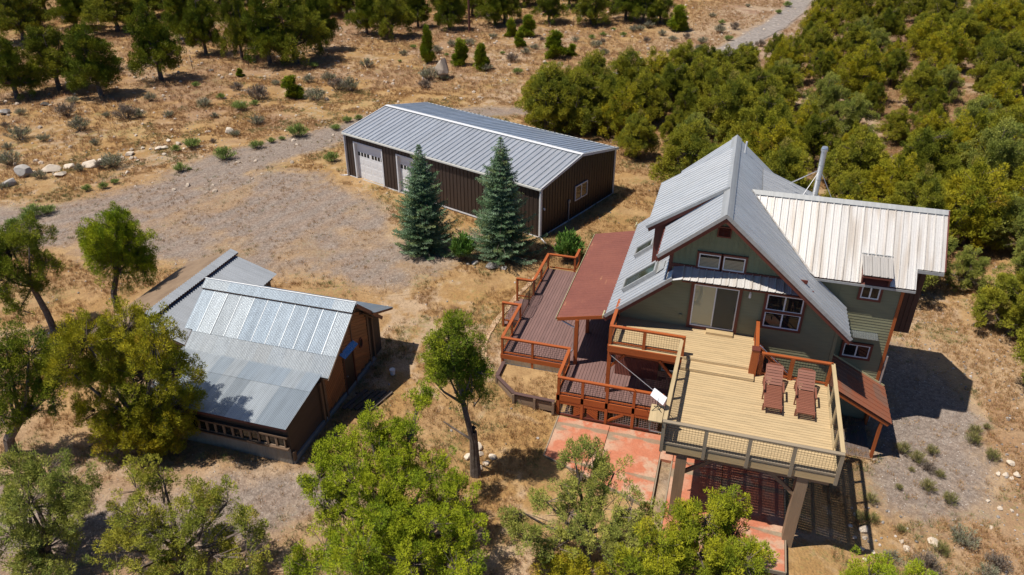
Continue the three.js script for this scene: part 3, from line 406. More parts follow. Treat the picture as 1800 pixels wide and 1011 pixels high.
// ---------- upper deck (tan) ----------
{
  const t = worldThing('upper_deck', 'tan raised sun deck on tall posts with wire mesh railing', 'deck', [-.6, -.4, 5]);
  const bm = variants(c => wood(c, .7), [.59, .435, .235], 5, .03, 7), r = rng(77);
  const boards = (x0, x1, z0, z1, y) => { for (let z = z0; z < z1 - .02; z += .142) part('deck_board', box(x0, y - .03, z, x1, y, Math.min(z + .1275, z1)), bm[Math.floor(r() * 5)], t); };
  const YF = 3.22, YM = 3.33, YL = 3.44;
  boards(-3.52, 2.2, 3.02, 7.62, YF); boards(-.5, 2.2, 2.44, 3.01, YF); boards(-3.4, -.56, 2.42, 2.98, YM); boards(-6.42, -.6, .06, 2.4, YL);
  part('riser', box(-3.4, YF, 2.985, -.56, YM - .032, 3.005), bm[2], t); part('riser', box(-3.4, YM, 2.405, -.56, YL - .032, 2.418), bm[1], t); part('riser', box(-.565, YF, 2.42, -.545, YM - .032, 2.98), bm[1], t);
  // framing
  for (const x of [-3.45, -2.85, -2.25, -1.65, -1.05, -.45, .15, .75, 1.35, 1.95]) part('joist', box(x - .022, YF - .27, 2.5, x + .022, YF - .034, 7.56), M.postBrown, t);
  part('rim_board', box(-3.6, YF - .29, 7.6, 2.27, YF - .002, 7.66), M.tan, t); part('rim_board', box(-3.6, YF - .29, 2.4, -3.54, YF - .002, 7.59), M.tanRail, t); part('rim_board', box(2.21, YF - .29, 2.4, 2.27, YF - .002, 7.59), M.tanRail, t); part('rim_board', box(-6.46, YL - .3, 2.41, -3.55, YL - .002, 2.46), M.redWood, t); part('rim_board', box(-6.48, YL - .3, .05, -6.43, YL - .002, 2.4), M.redWood, t);
  part('joist', box(-6.4, YL - .27, 1.2, -.7, YL - .034, 1.26), M.postBrown, t);
  part('beam', box(-3.4, YF - .58, 7.3, 2.1, YF - .28, 7.46), M.postBrown, t); part('beam', box(-6.4, YL - .55, 2.1, -.6, YL - .28, 2.24), M.redWood, t);
  for (const [x, z, b, y] of [[-2.83, 7.4, -.45, YF], [1.25, 7.4, -.6, YF]]) part('post', box(x - .19, b, z - .19, x + .19, y - .3, z + .19), M.postBrown, t);
  for (const [x, b] of [[-3.3, -.3], [2.1, -1.0]]) part('post', box(x - .08, b, 2.52, x + .08, YF - .3, 2.68), M.redDark, t);
  part('brace', bar([-2.7, YF - 1.3, 7.4], [-1.7, YF - .45, 7.4], .1, .14), M.postBrown, t); part('brace', bar([1.1, YF - 1.3, 7.4], [.1, YF - .45, 7.4], .1, .14), M.postBrown, t);
  part('post', box(-6.47, .9, 2.15, -6.31, YL - .3, 2.31), M.redWood, t); part('brace', bar([-6.35, 2.25, 2.25], [-5.75, 2.95, 2.25], .09, .1), M.redWood, t); part('brace', bar([-3.7, 2.25, 2.25], [-4.3, 2.95, 2.25], .09, .1), M.redWood, t);
  const tanM = { post: M.tanRail, rail: M.tanRail }, gM = { post: M.grayRail, rail: M.grayRail }, redM = { post: M.redWood, rail: M.redWood };
  railing(t, [-3.57, 7.66], [2.24, 7.66], YF, 1.06, [0, .25, .5, .748, 1], gM, { base: YF - .3, pw: .12 });
  railing(t, [2.24, 7.55], [2.24, 2.46], YF, 1.06, [.25, .5, .75], tanM, { base: YF - .25 });
  railing(t, [-3.57, 7.55], [-3.5, 2.5], YF, 1.06, [.25, .5, .75], tanM, { base: YF - .25 });
  railing(t, [-6.4, 2.3], [-3.42, 2.3], YL, .92, [0, .47, 1], redM, { base: YL - .32, pw: .13 }); railing(t, [-6.4, 2.2], [-6.4, .15], YL, .92, [1], redM, {});
  railing(t, [-.42, 2.42], [2.2, 2.42], YF, 1.06, [.02, .46, 1], redM, { base: YF - .25, pw: .15 });
  railing(t, [-.6, .3], [-.6, 2.3], YL, .98, [0], { post: M.redWood, rail: M.redWood }, {});
  part('newel_post', box(-.78, YF, 2.36, -.5, YL + 1.0, 2.64), M.redWood, t); part('newel_cap', box(-.8, YL + 1.0, 2.34, -.48, YL + 1.04, 2.66), M.redDark, t);
  // stair down beside the wall
  const st = part('stair_stringer', [bar([-.5, YL - .15, .35], [3.0, .2, .35], .05, .28), bar([-.5, YL - .15, 2.0], [3.0, .2, 2.0], .05, .28)], M.redDark, t);
  for (let k = 0; k < 14; k++) part('tread', box(-.45 + k * .25, YL - .22 - k * .232, .38, -.17 + k * .25, YL - .18 - k * .232, 1.97), M.redDark, st);
  part('stair_rail', bar([-.5, YL + .75, 2.0], [3.0, 1.05, 2.0], .06, .12), M.redWood, t); part('grab_rail', tube([-.5, YL + .95, 2.1], [1.9, 2.25, 2.1], .02), M.pipe, t);
  // corner shelf for the antenna
  part('corner_shelf', box(-4.12, 4.24, 6.85, -3.66, 4.275, 7.78), M.tanRail, t); part('shelf_bracket', [bar([-4.05, 3.75, 7.7], [-4.05, 4.24, 7.7], .03, .03), bar([-4.05, 3.75, 7.7], [-3.62, 3.75, 7.7], .03, .03), bar([-4.05, 3.75, 7.0], [-4.05, 4.24, 7.0], .03, .03), bar([-4.05, 3.75, 7.0], [-3.62, 3.75, 7.0], .03, .03)], M.pipe, t);
}
{ // satellite antenna
  const a = worldThing('satellite_dish', 'white rectangular satellite dish on a small black tripod', 'antenna', [-3.9, 4.275, 7.2]);
  const c = [-3.9, 4.72, 6.95], ux = unit([.8, -.12, .55]), uy = unit([-.2, .75, -.55]); const nn = unit(cross(ux, uy)); const uy2 = cross(nn, ux);
  part('panel', frameBox(new Geo(), c, ux.map(k => k * .30), uy2.map(k => k * .155), nn.map(k => k * .02)), std([.85, .85, .86], .45), a);
  part('mast', tube([-3.9, 4.42, 7.15], c, .018), M.black, a); for (const [dx, dz] of [[-.17, .1], [.17, .1], [-.13, -.18], [.13, -.18]]) part('leg', tube([-3.9, 4.44, 7.15], [-3.9 + dx, 4.28, 7.15 + dz], .012), M.black, a);
}
tag(solo('stay_pole', tube([-6.34, 2.9, 2.33], [-3.72, 4.2, 6.38], .013), M.pipe), 'thin white pole slanting from red post to tan deck rail', 'pole');
// ---------- sun loungers ----------
function lounger() {
  const t = thing('sun_lounger', 'brown slatted sun lounger with raised back', 'sun lounger', [0, 3.22, 0], 0);
  const wm = variants(c => wood(c, .6), [.26, .094, .055], 3, .06, 17), b = std([.25, .1, .07], .6), sub = rng(3);
  t.scale.set(1, 1, 1.1); const y = .33, L = 1.86; // foot at z = 0, head at -L
  part('side_rail', bar([-.3, y - .05, 0], [-.3, y - .05, -1.95], .035, .09), wm[0], t); part('side_rail', bar([.3, y - .05, 0], [.3, y - .05, -1.95], .035, .09), wm[1], t);
  for (let k = 0; k < 14; k++) part('slat', box(-.285, y - .012, -.085 - k * .092, .285, y + .012, -.01 - k * .092), wm[k % 3], t);
  const a = 0.62, ca = Math.cos(a), sa = Math.sin(a), hz = -1.32;
  const back = part('backrest', [bar([-.3, y, hz], [-.3, y + .78 * sa, hz - .78 * ca], .035, .06), bar([.3, y, hz], [.3, y + .78 * sa, hz - .78 * ca], .035, .06)], wm[0], t);
  for (let k = 0; k < 7; k++) { const s = .06 + k * .112; part('slat', frameBox(new Geo(), [0, y + s * sa + .01, hz - s * ca], [.285, 0, 0], [0, ca * .01, sa * .01], [0, sa * .047, -ca * .047]), wm[(k + 1) % 3], back); }
  part('head_rail', [bar([-.28, y + .78 * sa + .01, hz - .78 * ca - .01], [.28, y + .78 * sa + .01, hz - .78 * ca - .01], .05, .03), bar([-.2, y + .80 * sa + .02, hz - .80 * ca - .02], [.2, y + .80 * sa + .02, hz - .80 * ca - .02], .05, .03)], wm[2], back);
  for (const [x, z] of [[-.3, -.2], [.3, -.2], [-.3, -1.75], [.3, -1.75]]) part('leg', bar([x * 1.08, 0, z], [x * 1.08, y - .02, z], .04, .07), wm[1], t);
  for (const s of [-1, 1]) part('armrest', [bar([s * .35, y + .17, -.75], [s * .35, y + .17, -1.35], .07, .03), bar([s * .35, 0, -.8], [s * .35, y + .16, -.8], .035, .05), bar([s * .35, y - .08, -1.3], [s * .35, y + .16, -1.3], .035, .05)], wm[2], t);
  part('stretcher', bar([-.3, .16, -.2], [.3, .16, -.2], .03, .05), wm[0], t); part('support', bar([0, y - .02, -1.75], [0, y + .35, hz - .6], .3, .02), wm[1], t);
  t.position.set(.14, 3.22, 4.9); return t;
}
{ const l = lounger(); l.userData.label = 'brown slatted sun lounger next to the square red newel post'; l.userData.group = 'loungers on the tan deck'; copyOf(l, [1.29, 3.22, 4.91], -.012, null, 'brown slatted sun lounger next to the corner of the deck railing', 'loungers on the tan deck'); }
// ---------- lower deck (brown) ----------
{
  const t = worldThing('lower_deck', 'dark brown ground level deck with red wood railing', 'deck', [-8, 0, -2]);
  const bm = variants(c => wood(c, .7), [.225, .128, .112], 5, .06, 27), r = rng(78), Y = .9;
  for (let x = -11.62; x < -3.95; x += .142) { const x1 = x + .128; let z0, z1; if (x < -8.42) { z0 = x < -10.0 ? -7.9 : -8.9; z1 = .82; } else if (x < -6.5) { z0 = -8.9; z1 = 3.02; } else { z0 = .04; z1 = 3.02; } part('deck_board', box(x, Y - .03, z0, x1, Y, z1), bm[Math.floor(r() * 5)], t); }
  part('rim_board', box(-11.68, Y - .24, -7.9, -11.64, Y - .002, .82), M.redDark, t); part('rim_board', box(-11.68, Y - .24, .83, -8.42, Y - .002, .87), M.redWood, t); part('rim_board', box(-8.46, Y - .24, .88, -8.42, Y - .002, 3.02), M.redDark, t); part('rim_board', box(-8.46, Y - .3, 3.03, -3.92, Y - .002, 3.08), M.redWood, t);
  const sk = part('skirting', box(-11.6, 0, .74, -8.45, Y - .26, .76), M.postBrown, t); slope(sk, 'skirting_panel', [-11.62, Y - .2, .8], [1, 0, 0], [0, -1, 0], 3.16, 0, .7, CORR, .8, [M.galv], { wall: true, N: [0, 0, 1] });
  part('skirting', box(-11.62, 0, -7.85, -11.58, Y - .26, .74), M.redDark, t);
  const redM = { post: M.redWood, rail: M.redWood }, o = { base: .1, pw: .1 };
  railing(t, [-11.6, .8], [-8.42, .8], Y, .93, [0, .46, 1], redM, o); railing(t, [-11.6, -2.25], [-11.6, .7], Y, .93, [0, .5], redM, o); railing(t, [-12.5, -2.25], [-11.7, -2.25], Y - .25, 1.15, [0], redM, { base: .2 });
  railing(t, [-12.5, -4.78], [-11.7, -4.78], Y - .25, 1.15, [0], redM, { base: .2 }); railing(t, [-11.6, -7.9], [-11.6, -4.78], Y, .93, [0, .5, 1], redM, o); railing(t, [-11.5, -7.9], [-10.08, -7.9], Y, .93, [1], redM, o); railing(t, [-10.05, -8.9], [-10.05, -8], Y, .93, [0], redM, o);
  railing(t, [-8.4, .9], [-8.4, 2.9], Y, .93, [.5], redM, { base: .3 }); railing(t, [-8.36, 3.02], [-3.95, 3.02], Y, .93, [0, .24, .48, .74], redM, { base: -.25, pw: .12 });
  part('step', box(-12.3, .4, -4.7, -11.7, .62, -2.35), bm[1], t); part('step', box(-12.62, .2, -4.7, -12.31, .44, -2.35), bm[2], t);
  // under the front edge: posts, wire grids and two herringbone hatches
  part('sill_board', box(-8.4, -.22, 3.0, -3.95, -.12, 3.07), M.redDark, t); part('girder', box(-8.4, .42, 2.98, -3.95, .6, 3.06), M.redWood, t);
  for (const [x0, x1] of [[-7.65, -7.18], [-7.08, -6.6]]) { const p = part('hatch', box(x0, -.12, 3.0, x1, .42, 3.03), M.redDark, t); for (let k = 0; k < 7; k++) { const s = x0 < -7.3 ? 1 : -1, y0 = -.12 + k * .11, yb = Math.min(.42, y0 + .33); const f = (yb - y0) / .33; if (y0 < .4) part('slat', bar([s > 0 ? x0 : x1, Math.min(y0, .4), 3.04], [s > 0 ? x0 + .47 * f : x1 - .47 * f, yb, 3.04], .02, .075, [0, 1, 0]), M.redWood, p); } }
  for (const [x0, x1] of [[-8.25, -7.75], [-6.5, -6.2], [-5.9, -4.9], [-4.8, -4.0]]) { const g = new Geo(); for (let x = x0; x < x1; x += .105) addBar(g, [x, -.12, 3.03], [x, .42, 3.03], .009, .009); for (let y = -.08; y < .42; y += .1) addBar(g, [x0, y, 3.03], [x1, y, 3.03], .009, .009); part('wire_grid', g, M.pipe, t).userData.kind = 'stuff'; }
  part('brace', bar([-6.15, -.05, 3.03], [-5.5, .42, 3.03], .08, .1), M.redWood, t);
  // rusty half wall under the landing
  const hw = part('half_wall', box(-6.3, Y, .78, -4.4, 1.85, .84), M.redDark, t); slope(hw, 'wall_panel', [-6.3, 1.88, .85], [1, 0, 0], [0, -1, 0], 1.9, 0, .97, CORR, .95, [M.rust], { wall: true, N: [0, 0, 1] });
}
{ // rust coloured porch roof over the lower deck
  const t = worldThing('porch_roof', 'long rust red metal porch roof above the brown deck', 'roof', [-8, .9, -3.3]);
  const A = [-6.86, 3.98], B = [-9.08, 3.47]; OFF = ROOF;
  part('roof_frame', slab([[A[0], A[1] - .04, 1.05], [B[0], B[1] - .04, 1.05], [B[0], B[1] - .04, -7.7], [A[0], A[1] - .04, -7.7]], [0, -.1, 0]), M.redDark, t);
  slope(t, 'roof_panel', [A[0], A[1] - .02, 1.1], [0, 0, -1], [-1, (B[1] - A[1]) / (A[0] - B[0]), 0], 8.86, 0, 2.29, P2(.23, [[0, 0], [.01, .012], [.03, .012], [.04, 0]]), .69, [M.rust], { seed: 4 });
  part('fascia', bar([A[0], A[1] - .1, 1.1], [B[0], B[1] - .1, 1.1], .03, .17), M.redWood, t);
  part('gutter', [bar([B[0] - .06, B[1] - .08, 1.12], [B[0] - .06, B[1] - .08, -7.75], .02, .1), bar([B[0] - .01, B[1] - .125, 1.12], [B[0] - .01, B[1] - .125, -7.75], .1, .012)], M.gutter, t);
  part('downspout', [tube([B[0], 3.36, 1.0], [-8.3, 3.0, 1.0], .04), tube([-8.3, 3.02, 1.0], [-8.3, 1.8, 1.0], .04), tube([-8.3, 1.82, 1.0], [-8.55, 1.5, 1.05], .04), tube([-8.55, 1.52, 1.05], [-8.55, .3, 1.05], .04)], M.pipe, t);
  OFF = null; for (const z of [.62, -2.1, -5, -7.6]) part('post', box(-8.24, .9, z - .08, -8.08, 3.3, z + .08), M.redWood, t); OFF = ROOF;
  part('beam', box(-8.23, 3.46, -7.65, -8.09, 3.62, 1.0), M.redDark, t);
  for (const z of [1.36, -8.1]) part('eave_gutter_end', bar([-7.0, 4.02, z], [-7.0, 4.02, z - .45], .05, .14), M.gutter, t); OFF = null;
}
// wire gate leaves standing across the deck steps
for (const [z0, z1, l] of [[-2.35, -3.5, 'black framed wire gate leaf beside the near deck post'], [-3.6, -4.7, 'black framed wire gate leaf beside the far deck post']]) {
  const g = worldThing('deck_gate', l, 'gate', [-11.55, .9, z0]), x = -11.52, y = .93;
  part('gate_frame', [tube([x, y, z0], [x, y + .95, z0], .016), tube([x, y, z1], [x, y + .95, z1], .016), tube([x, y + .03, z0], [x, y + .03, z1], .016), tube([x, y + .95, z0], [x, y + 1.02, z0 + (z1 - z0) * .2], .016), tube([x, y + 1.02, z0 + (z1 - z0) * .2], [x, y + 1.02, z0 + (z1 - z0) * .8], .016), tube([x, y + 1.02, z0 + (z1 - z0) * .8], [x, y + .95, z1], .016)], M.black, g);
  const w = new Geo(); for (let z = Math.min(z0, z1) + .05; z < Math.max(z0, z1); z += .07) addBar(w, [x, y, z], [x, y + .98, z], .006, .006); for (let q = .1; q < .98; q += .1) addBar(w, [x, y + q, z0], [x, y + q, z1], .006, .006); part('wire_mesh', w, M.black, g).userData.kind = 'stuff';
}
const DRYT = colorTex(256, 256, (u, v) => { const a = tn(u, v, 6, 201) * .4 + tn(u, v, 40, 202) * .35 + hsh(Math.floor(u * 256), Math.floor(v * 256), 203) * .35; return mix3([.20, .11, .045], [.50, .33, .15], a); }); DRYT.repeat.set(.4, .4);
{ // planter bed in front of the lower deck
  const t = worldThing('planter_bed', 'low angular planter bed edged with brown boards', 'planter', [-10, .1, 2]);
  const P = [[-11.5, .9], [-11.47, 2.05], [-10.37, 3.05], [-8.5, 3.1]], pm = variants(c => wood(c, .8), [.30, .21, .14], 3, .1, 5), cm = wood([.12, .066, .056], .65), soil = [];
  for (let i = 0; i < 3; i++) { const a = P[i], b = P[i + 1]; for (let k = 0; k < 3; k++) part('plank', bar([a[0], .02 + k * .155, a[1]], [b[0], .02 + k * .155, b[1]], .04, .147), pm[(i + k) % 3], t); part('cap_board', bar([a[0], .52, a[1]], [b[0], .52, b[1]], .17, .035), cm, t); }
  for (const p of [P[1], P[2], [-9.4, 3.08], [-8.55, 3.12]]) part('stake', box(p[0] - .05, -.2, p[1] + .03, p[0] + .05, .5, p[1] + .11), pm[1], t);
  part('soil', slab([[-11.45, .36, .85], [-11.42, .36, 2.02], [-10.35, .36, 3.0], [-8.5, .36, 3.04], [-8.5, .36, .85]], [0, -.3, 0]), std([1, 1, 1], 1, { map: DRYT }), t);
}
{ // curved row of flat edging stones
  const t = worldThing('stone_border', 'curved row of flat tan stones along the deck', 'border', [-12.6, .3, -2]);
  const c = new THREE.CatmullRomCurve3([[-12.05, -8.2], [-12.26, -7.23], [-12.43, -6.32], [-12.68, -4.95], [-12.8, -3.71], [-12.95, -2.73], [-13.0, -1.8], [-12.98, -.83], [-12.78, .06], [-12.37, .88], [-11.95, 1.41]].map(([x, z]) => V(x, 0, z))), n = 30, r = rng(5), sm = variants(k => std(k, .95), [.52, .35, .21], 4, .12, 6);
  for (let i = 0; i < n; i++) { const p = c.getPointAt((i + .5) / n), d = c.getTangentAt((i + .5) / n), y = H(p.x, p.z) + .05, a = .17 + r() * .03, b = .12 + r() * .04, s = [-d.z, 0, d.x]; const q = (u, v) => [p.x + d.x * u * a + s[0] * v * b, y, p.z + d.z * u * a + s[2] * v * b]; part('flat_stone', slab([q(-1, -.8 - r() * .2), q(.9, -1), q(1, .7 + r() * .3), q(-.2, 1), q(-1, .8)], [0, -.12, 0]), sm[i % 4], t); }
}
// ---------- metal garage ----------
{
  const t = thing('metal_garage', 'long dark brown metal garage with pale seamed roof and white trim', 'garage', [-13.194, .53, -12.171], -.3567);
  const L = 17.09, W = 8.714, Hh = 3.32, RH = .81, wm = variants(c => std(c, .5, { metalness: .25, map: STREAK }), [.062, .043, .034], 3, .05, 41), wt = std([.66, .67, .68], .45), D = [[-16.26, -13.47], [-12.03, -9.24]];
  const body = part('wall', slab([[-L + .05, -.3, -.25], [-.05, -.3, -.25], [-.05, Hh - .05, -.25], [-L + .05, Hh - .05, -.25]], [0, 0, -W + .3]), wm[0], t);
  part('gable_core', slab([[-.05, Hh - .03, -.19], [-.05, Hh - .03, -W + .05], [-.05, Hh + RH - .06, -W / 2]], [-L + .1, 0, 0]), wm[0], body);
  const kin = []; for (const [a, b] of D) kin.push(a + L, a + L + .001, b + L - .001, b + L);
  slope(t, 'wall_panel', [-L, Hh, 0], [1, 0, 0], [0, -1, 0], L, 0, u => { const x = u - L; return D.some(([a, b]) => x > a && x < b) ? Hh - 2.75 : Hh + .1; }, WALLRIB, .915, wm, { wall: true, N: [0, 0, 1], kinks: kin, seed: 2 });
  slope(t, 'wall_panel', [0, Hh + RH, 0], [0, 0, -1], [0, -1, 0], W, u => RH * Math.abs(u - W / 2) / (W / 2), Hh + RH + .1, WALLRIB, .915, wm, { wall: true, N: [1, 0, 0], kinks: [W / 2], seed: 3 });
  slope(t, 'wall_panel', [-L, Hh + RH, 0], [0, 0, -1], [0, -1, 0], W, u => RH * Math.abs(u - W / 2) / (W / 2), Hh + RH + .1, WALLRIB, .915, wm, { wall: true, N: [-1, 0, 0], kinks: [W / 2], seed: 4 });
  slope(t, 'wall_panel', [-L, Hh, -W], [1, 0, 0], [0, -1, 0], L, 0, Hh + .1, WALLRIB, .915, wm, { wall: true, N: [0, 0, -1], seed: 5 });
  // roof, each seamed pan a piece
  const rm = variants(c => metal(c, .4, .8), [.70, .74, .79], 4, .03, 43), sl = Math.hypot(RH, W / 2), ln = sl * (W / 2 + .14) / (W / 2), dn = RH / (W / 2);
  for (const s of [1, -1]) { const rf = part('roof', slab([[-L - .1, Hh + RH - .03, -W / 2], [.1, Hh + RH - .03, -W / 2], [.1, Hh - .03 - dn * .12, -W / 2 + s * (W / 2 + .12)], [-L - .1, Hh - .03 - dn * .12, -W / 2 + s * (W / 2 + .12)]], [0, -.04, 0]), M.galvDull, t);
    slope(rf, 'roof_panel', [-L - .12, Hh + RH + .03, -W / 2], [1, 0, 0], [0, -dn, s], L + .24, 0, ln, SEAM, .407, rm, { seed: 6 });
    part('ridge_cap', slab([[-L - .14, Hh + RH + .095, -W / 2], [.14, Hh + RH + .095, -W / 2], [.14, Hh + RH + .075, -W / 2 + s * .16], [-L - .14, Hh + RH + .075, -W / 2 + s * .16]], [0, -.01, 0]), wt, rf);
    for (const x of [-L - .13, .13]) part('rake_trim', bar([x, Hh + RH + .0, -W / 2], [x, Hh - dn * .14 + .0, -W / 2 + s * (W / 2 + .14)], .035, .17), wt, rf);
    part('gutter', bar([-L - .13, Hh - .06, -W / 2 + s * (W / 2 + .19)], [.13, Hh - .06, -W / 2 + s * (W / 2 + .19)], .1, .1), std([.6, .6, .55], .45), rf); }
  for (const [x, z] of [[0, 0], [-L, 0], [0, -W], [-L, -W]]) part('corner_trim', [box(x - .09, -.1, z - .045, x + .045, Hh - .02, z + .045), box(x - .04, -.1, z - .09, x + .047, Hh - .02, z + .09)], wt, t);
  part('downspout', [tube([.08, Hh - .1, .14], [.08, .12, .14], .045, .045, 6), tube([.08, .14, .14], [.75, -.02, .42], .045, .045, 6)], wt, t); part('downspout', [tube([-L - .02, Hh - .1, .14], [-L - .02, .1, .14], .045, .045, 6), tube([-L - .02, .1, .14], [-L - .6, 0, .4], .045, .045, 6)], wt, t);
  part('base_trim', [bar([-9.24, .03, .04], [0, .03, .04], .03, .09), bar([-13.47, .03, .04], [-12.03, .03, .04], .03, .09), bar([-L, .03, .04], [-16.26, .03, .04], .03, .09), bar([.04, .03, 0], [.04, .03, -W], .03, .09)], wt, t);
  part('door_sill', box(-16.26, -.1, -.1, -9.24, .035, .05), M.concrete, t);
  for (const [a, b] of D) {
    const fr = part('door_frame', [box(a - .06, 0, -.24, a + .05, 2.8, .045), box(b - .05, 0, -.24, b + .06, 2.8, .045), box(a + .05, 2.71, -.24, b - .05, 2.8, .045)], wt, t);
    const door = part('overhead_door', box(a + .05, .02, -.236, b - .05, 2.71, -.215), std([.74, .74, .73], .45), t), w = b - a - .1;
    for (let k = 0; k < 5; k++) { const y0 = .03 + k * .535, sec = part('door_section', box(a + .055, y0, -.215, b - .055, y0 + .525, -.195), std([.76, .76, .75], .45), door);
      if (k === 3) continue; void sec; if (k < 4) for (let c = 0; c < 4; c++) { const x0 = a + .05 + w * (c + .1) / 4, x1 = a + .05 + w * (c + .9) / 4; part('door_panel', box(x0, y0 + .09, -.195, x1, y0 + .43, -.188), std([.74, .74, .73], .45), door); } }
    for (let c = 0; c < 8; c++) { const x0 = a + .12 + (c >= 4 ? .16 : 0) + c * .305; part('pane', box(x0, 1.74, -.196, x0 + .22, 2.02, -.188), M.glass, door); }
  }
  windowUnit(t, [.045, 1.18, -3.74], [0, 0, -1], [1, 0, 0], 1.44, 1.0, 2, 1, { t: 0, f: .06, mat: wt });
  part('conduit', [tube([.06, -.1, -3.08], [.06, 1.4, -3.08], .04), box(.04, 1.3, -3.16, .12, 1.5, -3.0)], M.galvDull, t); part('wall_lamp', [tube([.05, 1.9, -.25], [.12, 1.9, -.25], .05), tube([.12, 1.82, -.25], [.12, 1.95, -.25], .05, .03)], M.white, t);
}
// ---------- old barn workshop ----------
const BX0 = -24.35, BX1 = -17.6;
{
  const t = worldThing('barn', 'weathered barn with patched corrugated metal roof and wooden end wall', 'barn', [-21, .15, 6]);
  const up = variants(c => metal(c, .42, .5), [.45, .51, .56], 6, .14, 51), lowm = variants(c => metal(c, .45, .5), [.41, .455, .49], 6, .18, 52);
  const darkW = wood([.075, .05, .034], .8), plankM = variants(c => wood(c, .6), [.30, .125, .045], 5, .18, 53), frameW = wood([.16, .10, .06], .75), fnd = std([.22, .22, .215], .9);
  // bodies
  part('wall', slab([[2.0, 0], [6.9, 0], [6.9, 2.42], [3.96, 4.30], [2.0, 2.66]].map(([z, y]) => [BX1 - .03, y, z]), [-6.7, 0, 0]), darkW, t);
  part('lean_to_wall', slab([[6.9, 0], [9.45, 0], [9.45, 2.02], [6.9, 2.5]].map(([z, y]) => [BX1 - .04, y, z]), [-6.66, 0, 0]), darkW, t);
  part('rear_wall', slab([[1.1, 0], [2.1, 0], [2.1, 2.9], [1.1, 2.5]].map(([z, y]) => [BX1 - .1, y, z]), [-6.4, 0, 0]), darkW, t);
  // upper roof
  const s1 = (4.42 - 2.56) / (6.82 - 3.96), l1 = Math.hypot(4.42 - 2.56, 6.82 - 3.96);
  const ur = part('upper_roof', slab([[-24.6, 4.37, 3.96], [-17.22, 4.37, 3.96], [-17.22, 2.51, 6.8], [-24.2, 2.51, 6.8], [-24.2, 3.1, 5.9], [-24.6, 3.1, 5.9]], [0, -.06, 0]), frameW, t);
  slope(ur, 'roof_sheet', [-24.65, 4.42, 3.96], [1, 0, 0], [0, -s1, 1], 7.45, 0, u => u < .42 ? l1 * .70 : l1 * .72, CORR, .677, up, { seed: 61, kinks: [.42, .421] });
  slope(ur, 'roof_sheet', [-24.24, 4.42 - s1 * .68 * 2.86, 3.96 + .68 * 2.86], [1, 0, 0], [0, -s1, 1], 7.03, 0, l1 * .32, CORR, .677, variants(c => metal(c, .45, .5), [.42, .46, .49], 6, .13, 54), { seed: 63, lift: -.014 });
  const seamM = std([.52, .55, .57], .5, { metalness: .35 });
  for (let k = 1; k < 11; k++) { const x = -24.65 + k * .677; part('lap_seam', bar([x, 4.435, 3.98], [x, 4.435 - s1 * 2.05, 3.98 + 2.05], .016, .008), seamM, ur); if (k > 99) part('lap_seam', bar([x - .2, 4.45 - s1 * 2.06, 3.96 + 2.06], [x - .2, 4.45 - s1 * 2.86, 3.96 + 2.86], .022, .01), seamM, ur); }
  const capS = part('ridge_strip', slab([[-24.68, 4.5, 3.93], [-17.18, 4.5, 3.93], [-17.18, 4.24, 4.36], [-24.68, 4.24, 4.36]], [0, -.01, 0]), frameW, ur); slope(capS, 'roof_sheet', [-24.68, 4.53, 3.93], [1, 0, 0], [0, -.6, 1], 7.5, 0, .5, CORR, 1.3, up, { seed: 67 });
  part('ridge_roll', tube([-24.7, 4.53, 3.92], [-17.16, 4.53, 3.92], .035), M.galv, ur);
  // back slope and rear shed roof
  part('back_roof', slab([[-24.65, 4.42, 3.94], [-17.2, 4.42, 3.94], [-17.2, 2.46, 1.71], [-24.65, 2.46, 1.71]], [0, -.05, 0]), M.galv, t);
  part('rake_board', bar([-17.19, 4.36, 3.9], [-17.19, 2.4, 1.7], .04, .16), wood([.26, .12, .06]), t); part('rake_board', bar([-17.19, 4.36, 4.0], [-17.19, 2.46, 6.86], .03, .1), frameW, t);
  const rr = part('rear_roof', slab([[-24.2, 3.3, 2.7], [-17.03, 3.3, 2.7], [-17.03, 2.5, .86], [-24.2, 2.5, .86]], [0, -.1, 0]), wood([.26, .12, .06]), t); slope(rr, 'roof_sheet', [-24.25, 3.33, 2.72], [1, 0, 0], [0, -.8, -1.84], 7.25, 0, 2.05, CORR, .677, up, { seed: 71 });
  // lean-to roof
  const s2 = (2.66 - 2.15) / (9.7 - 6.7), l2 = Math.hypot(2.66 - 2.15, 3.0);
  const lr = part('lean_to_roof', slab([[-24.3, 2.58, 6.72], [-17.6, 2.58, 6.72], [-17.6, 2.07, 9.66], [-24.3, 2.07, 9.66]], [0, -.07, 0]), wood([.13, .045, .035]), t);
  slope(lr, 'roof_sheet', [-24.35, 2.61, 6.62], [1, 0, 0], [0, -s2, 1], 6.8, 0, l2 * .36, CORR, .677, up.concat(lowm), { seed: 73, lift: .012 }); slope(lr, 'roof_sheet', [-24.35, 2.61, 6.62], [1, 0, 0], [0, -s2, 1], 6.8, l2 * .33, l2 + .06, CORR, .677, lowm, { seed: 75 });
  part('fascia', box(-24.3, 1.93, 9.6, -17.58, 2.06, 9.64), wood([.13, .045, .035]), t);
  // front strip of small windows above a corrugated skirt
  const sk = part('skirt', box(-24.25, -.1, 9.44, -17.66, .9, 9.47), fnd, t); slope(sk, 'skirt_sheet', [-24.25, .92, 9.49], [1, 0, 0], [0, -1, 0], 6.6, 0, 1.0, CORR, .66, variants(c => metal(c, .7, .2), [.30, .28, .25], 4, .1, 55), { wall: true, N: [0, 0, 1], seed: 5 });
  part('ledge', bar([-24.25, .97, 9.56], [-17.66, .97, 9.56], .16, .06), frameW, t); part('header', bar([-24.25, 1.52, 9.53], [-17.66, 1.52, 9.53], .1, .08), frameW, t);
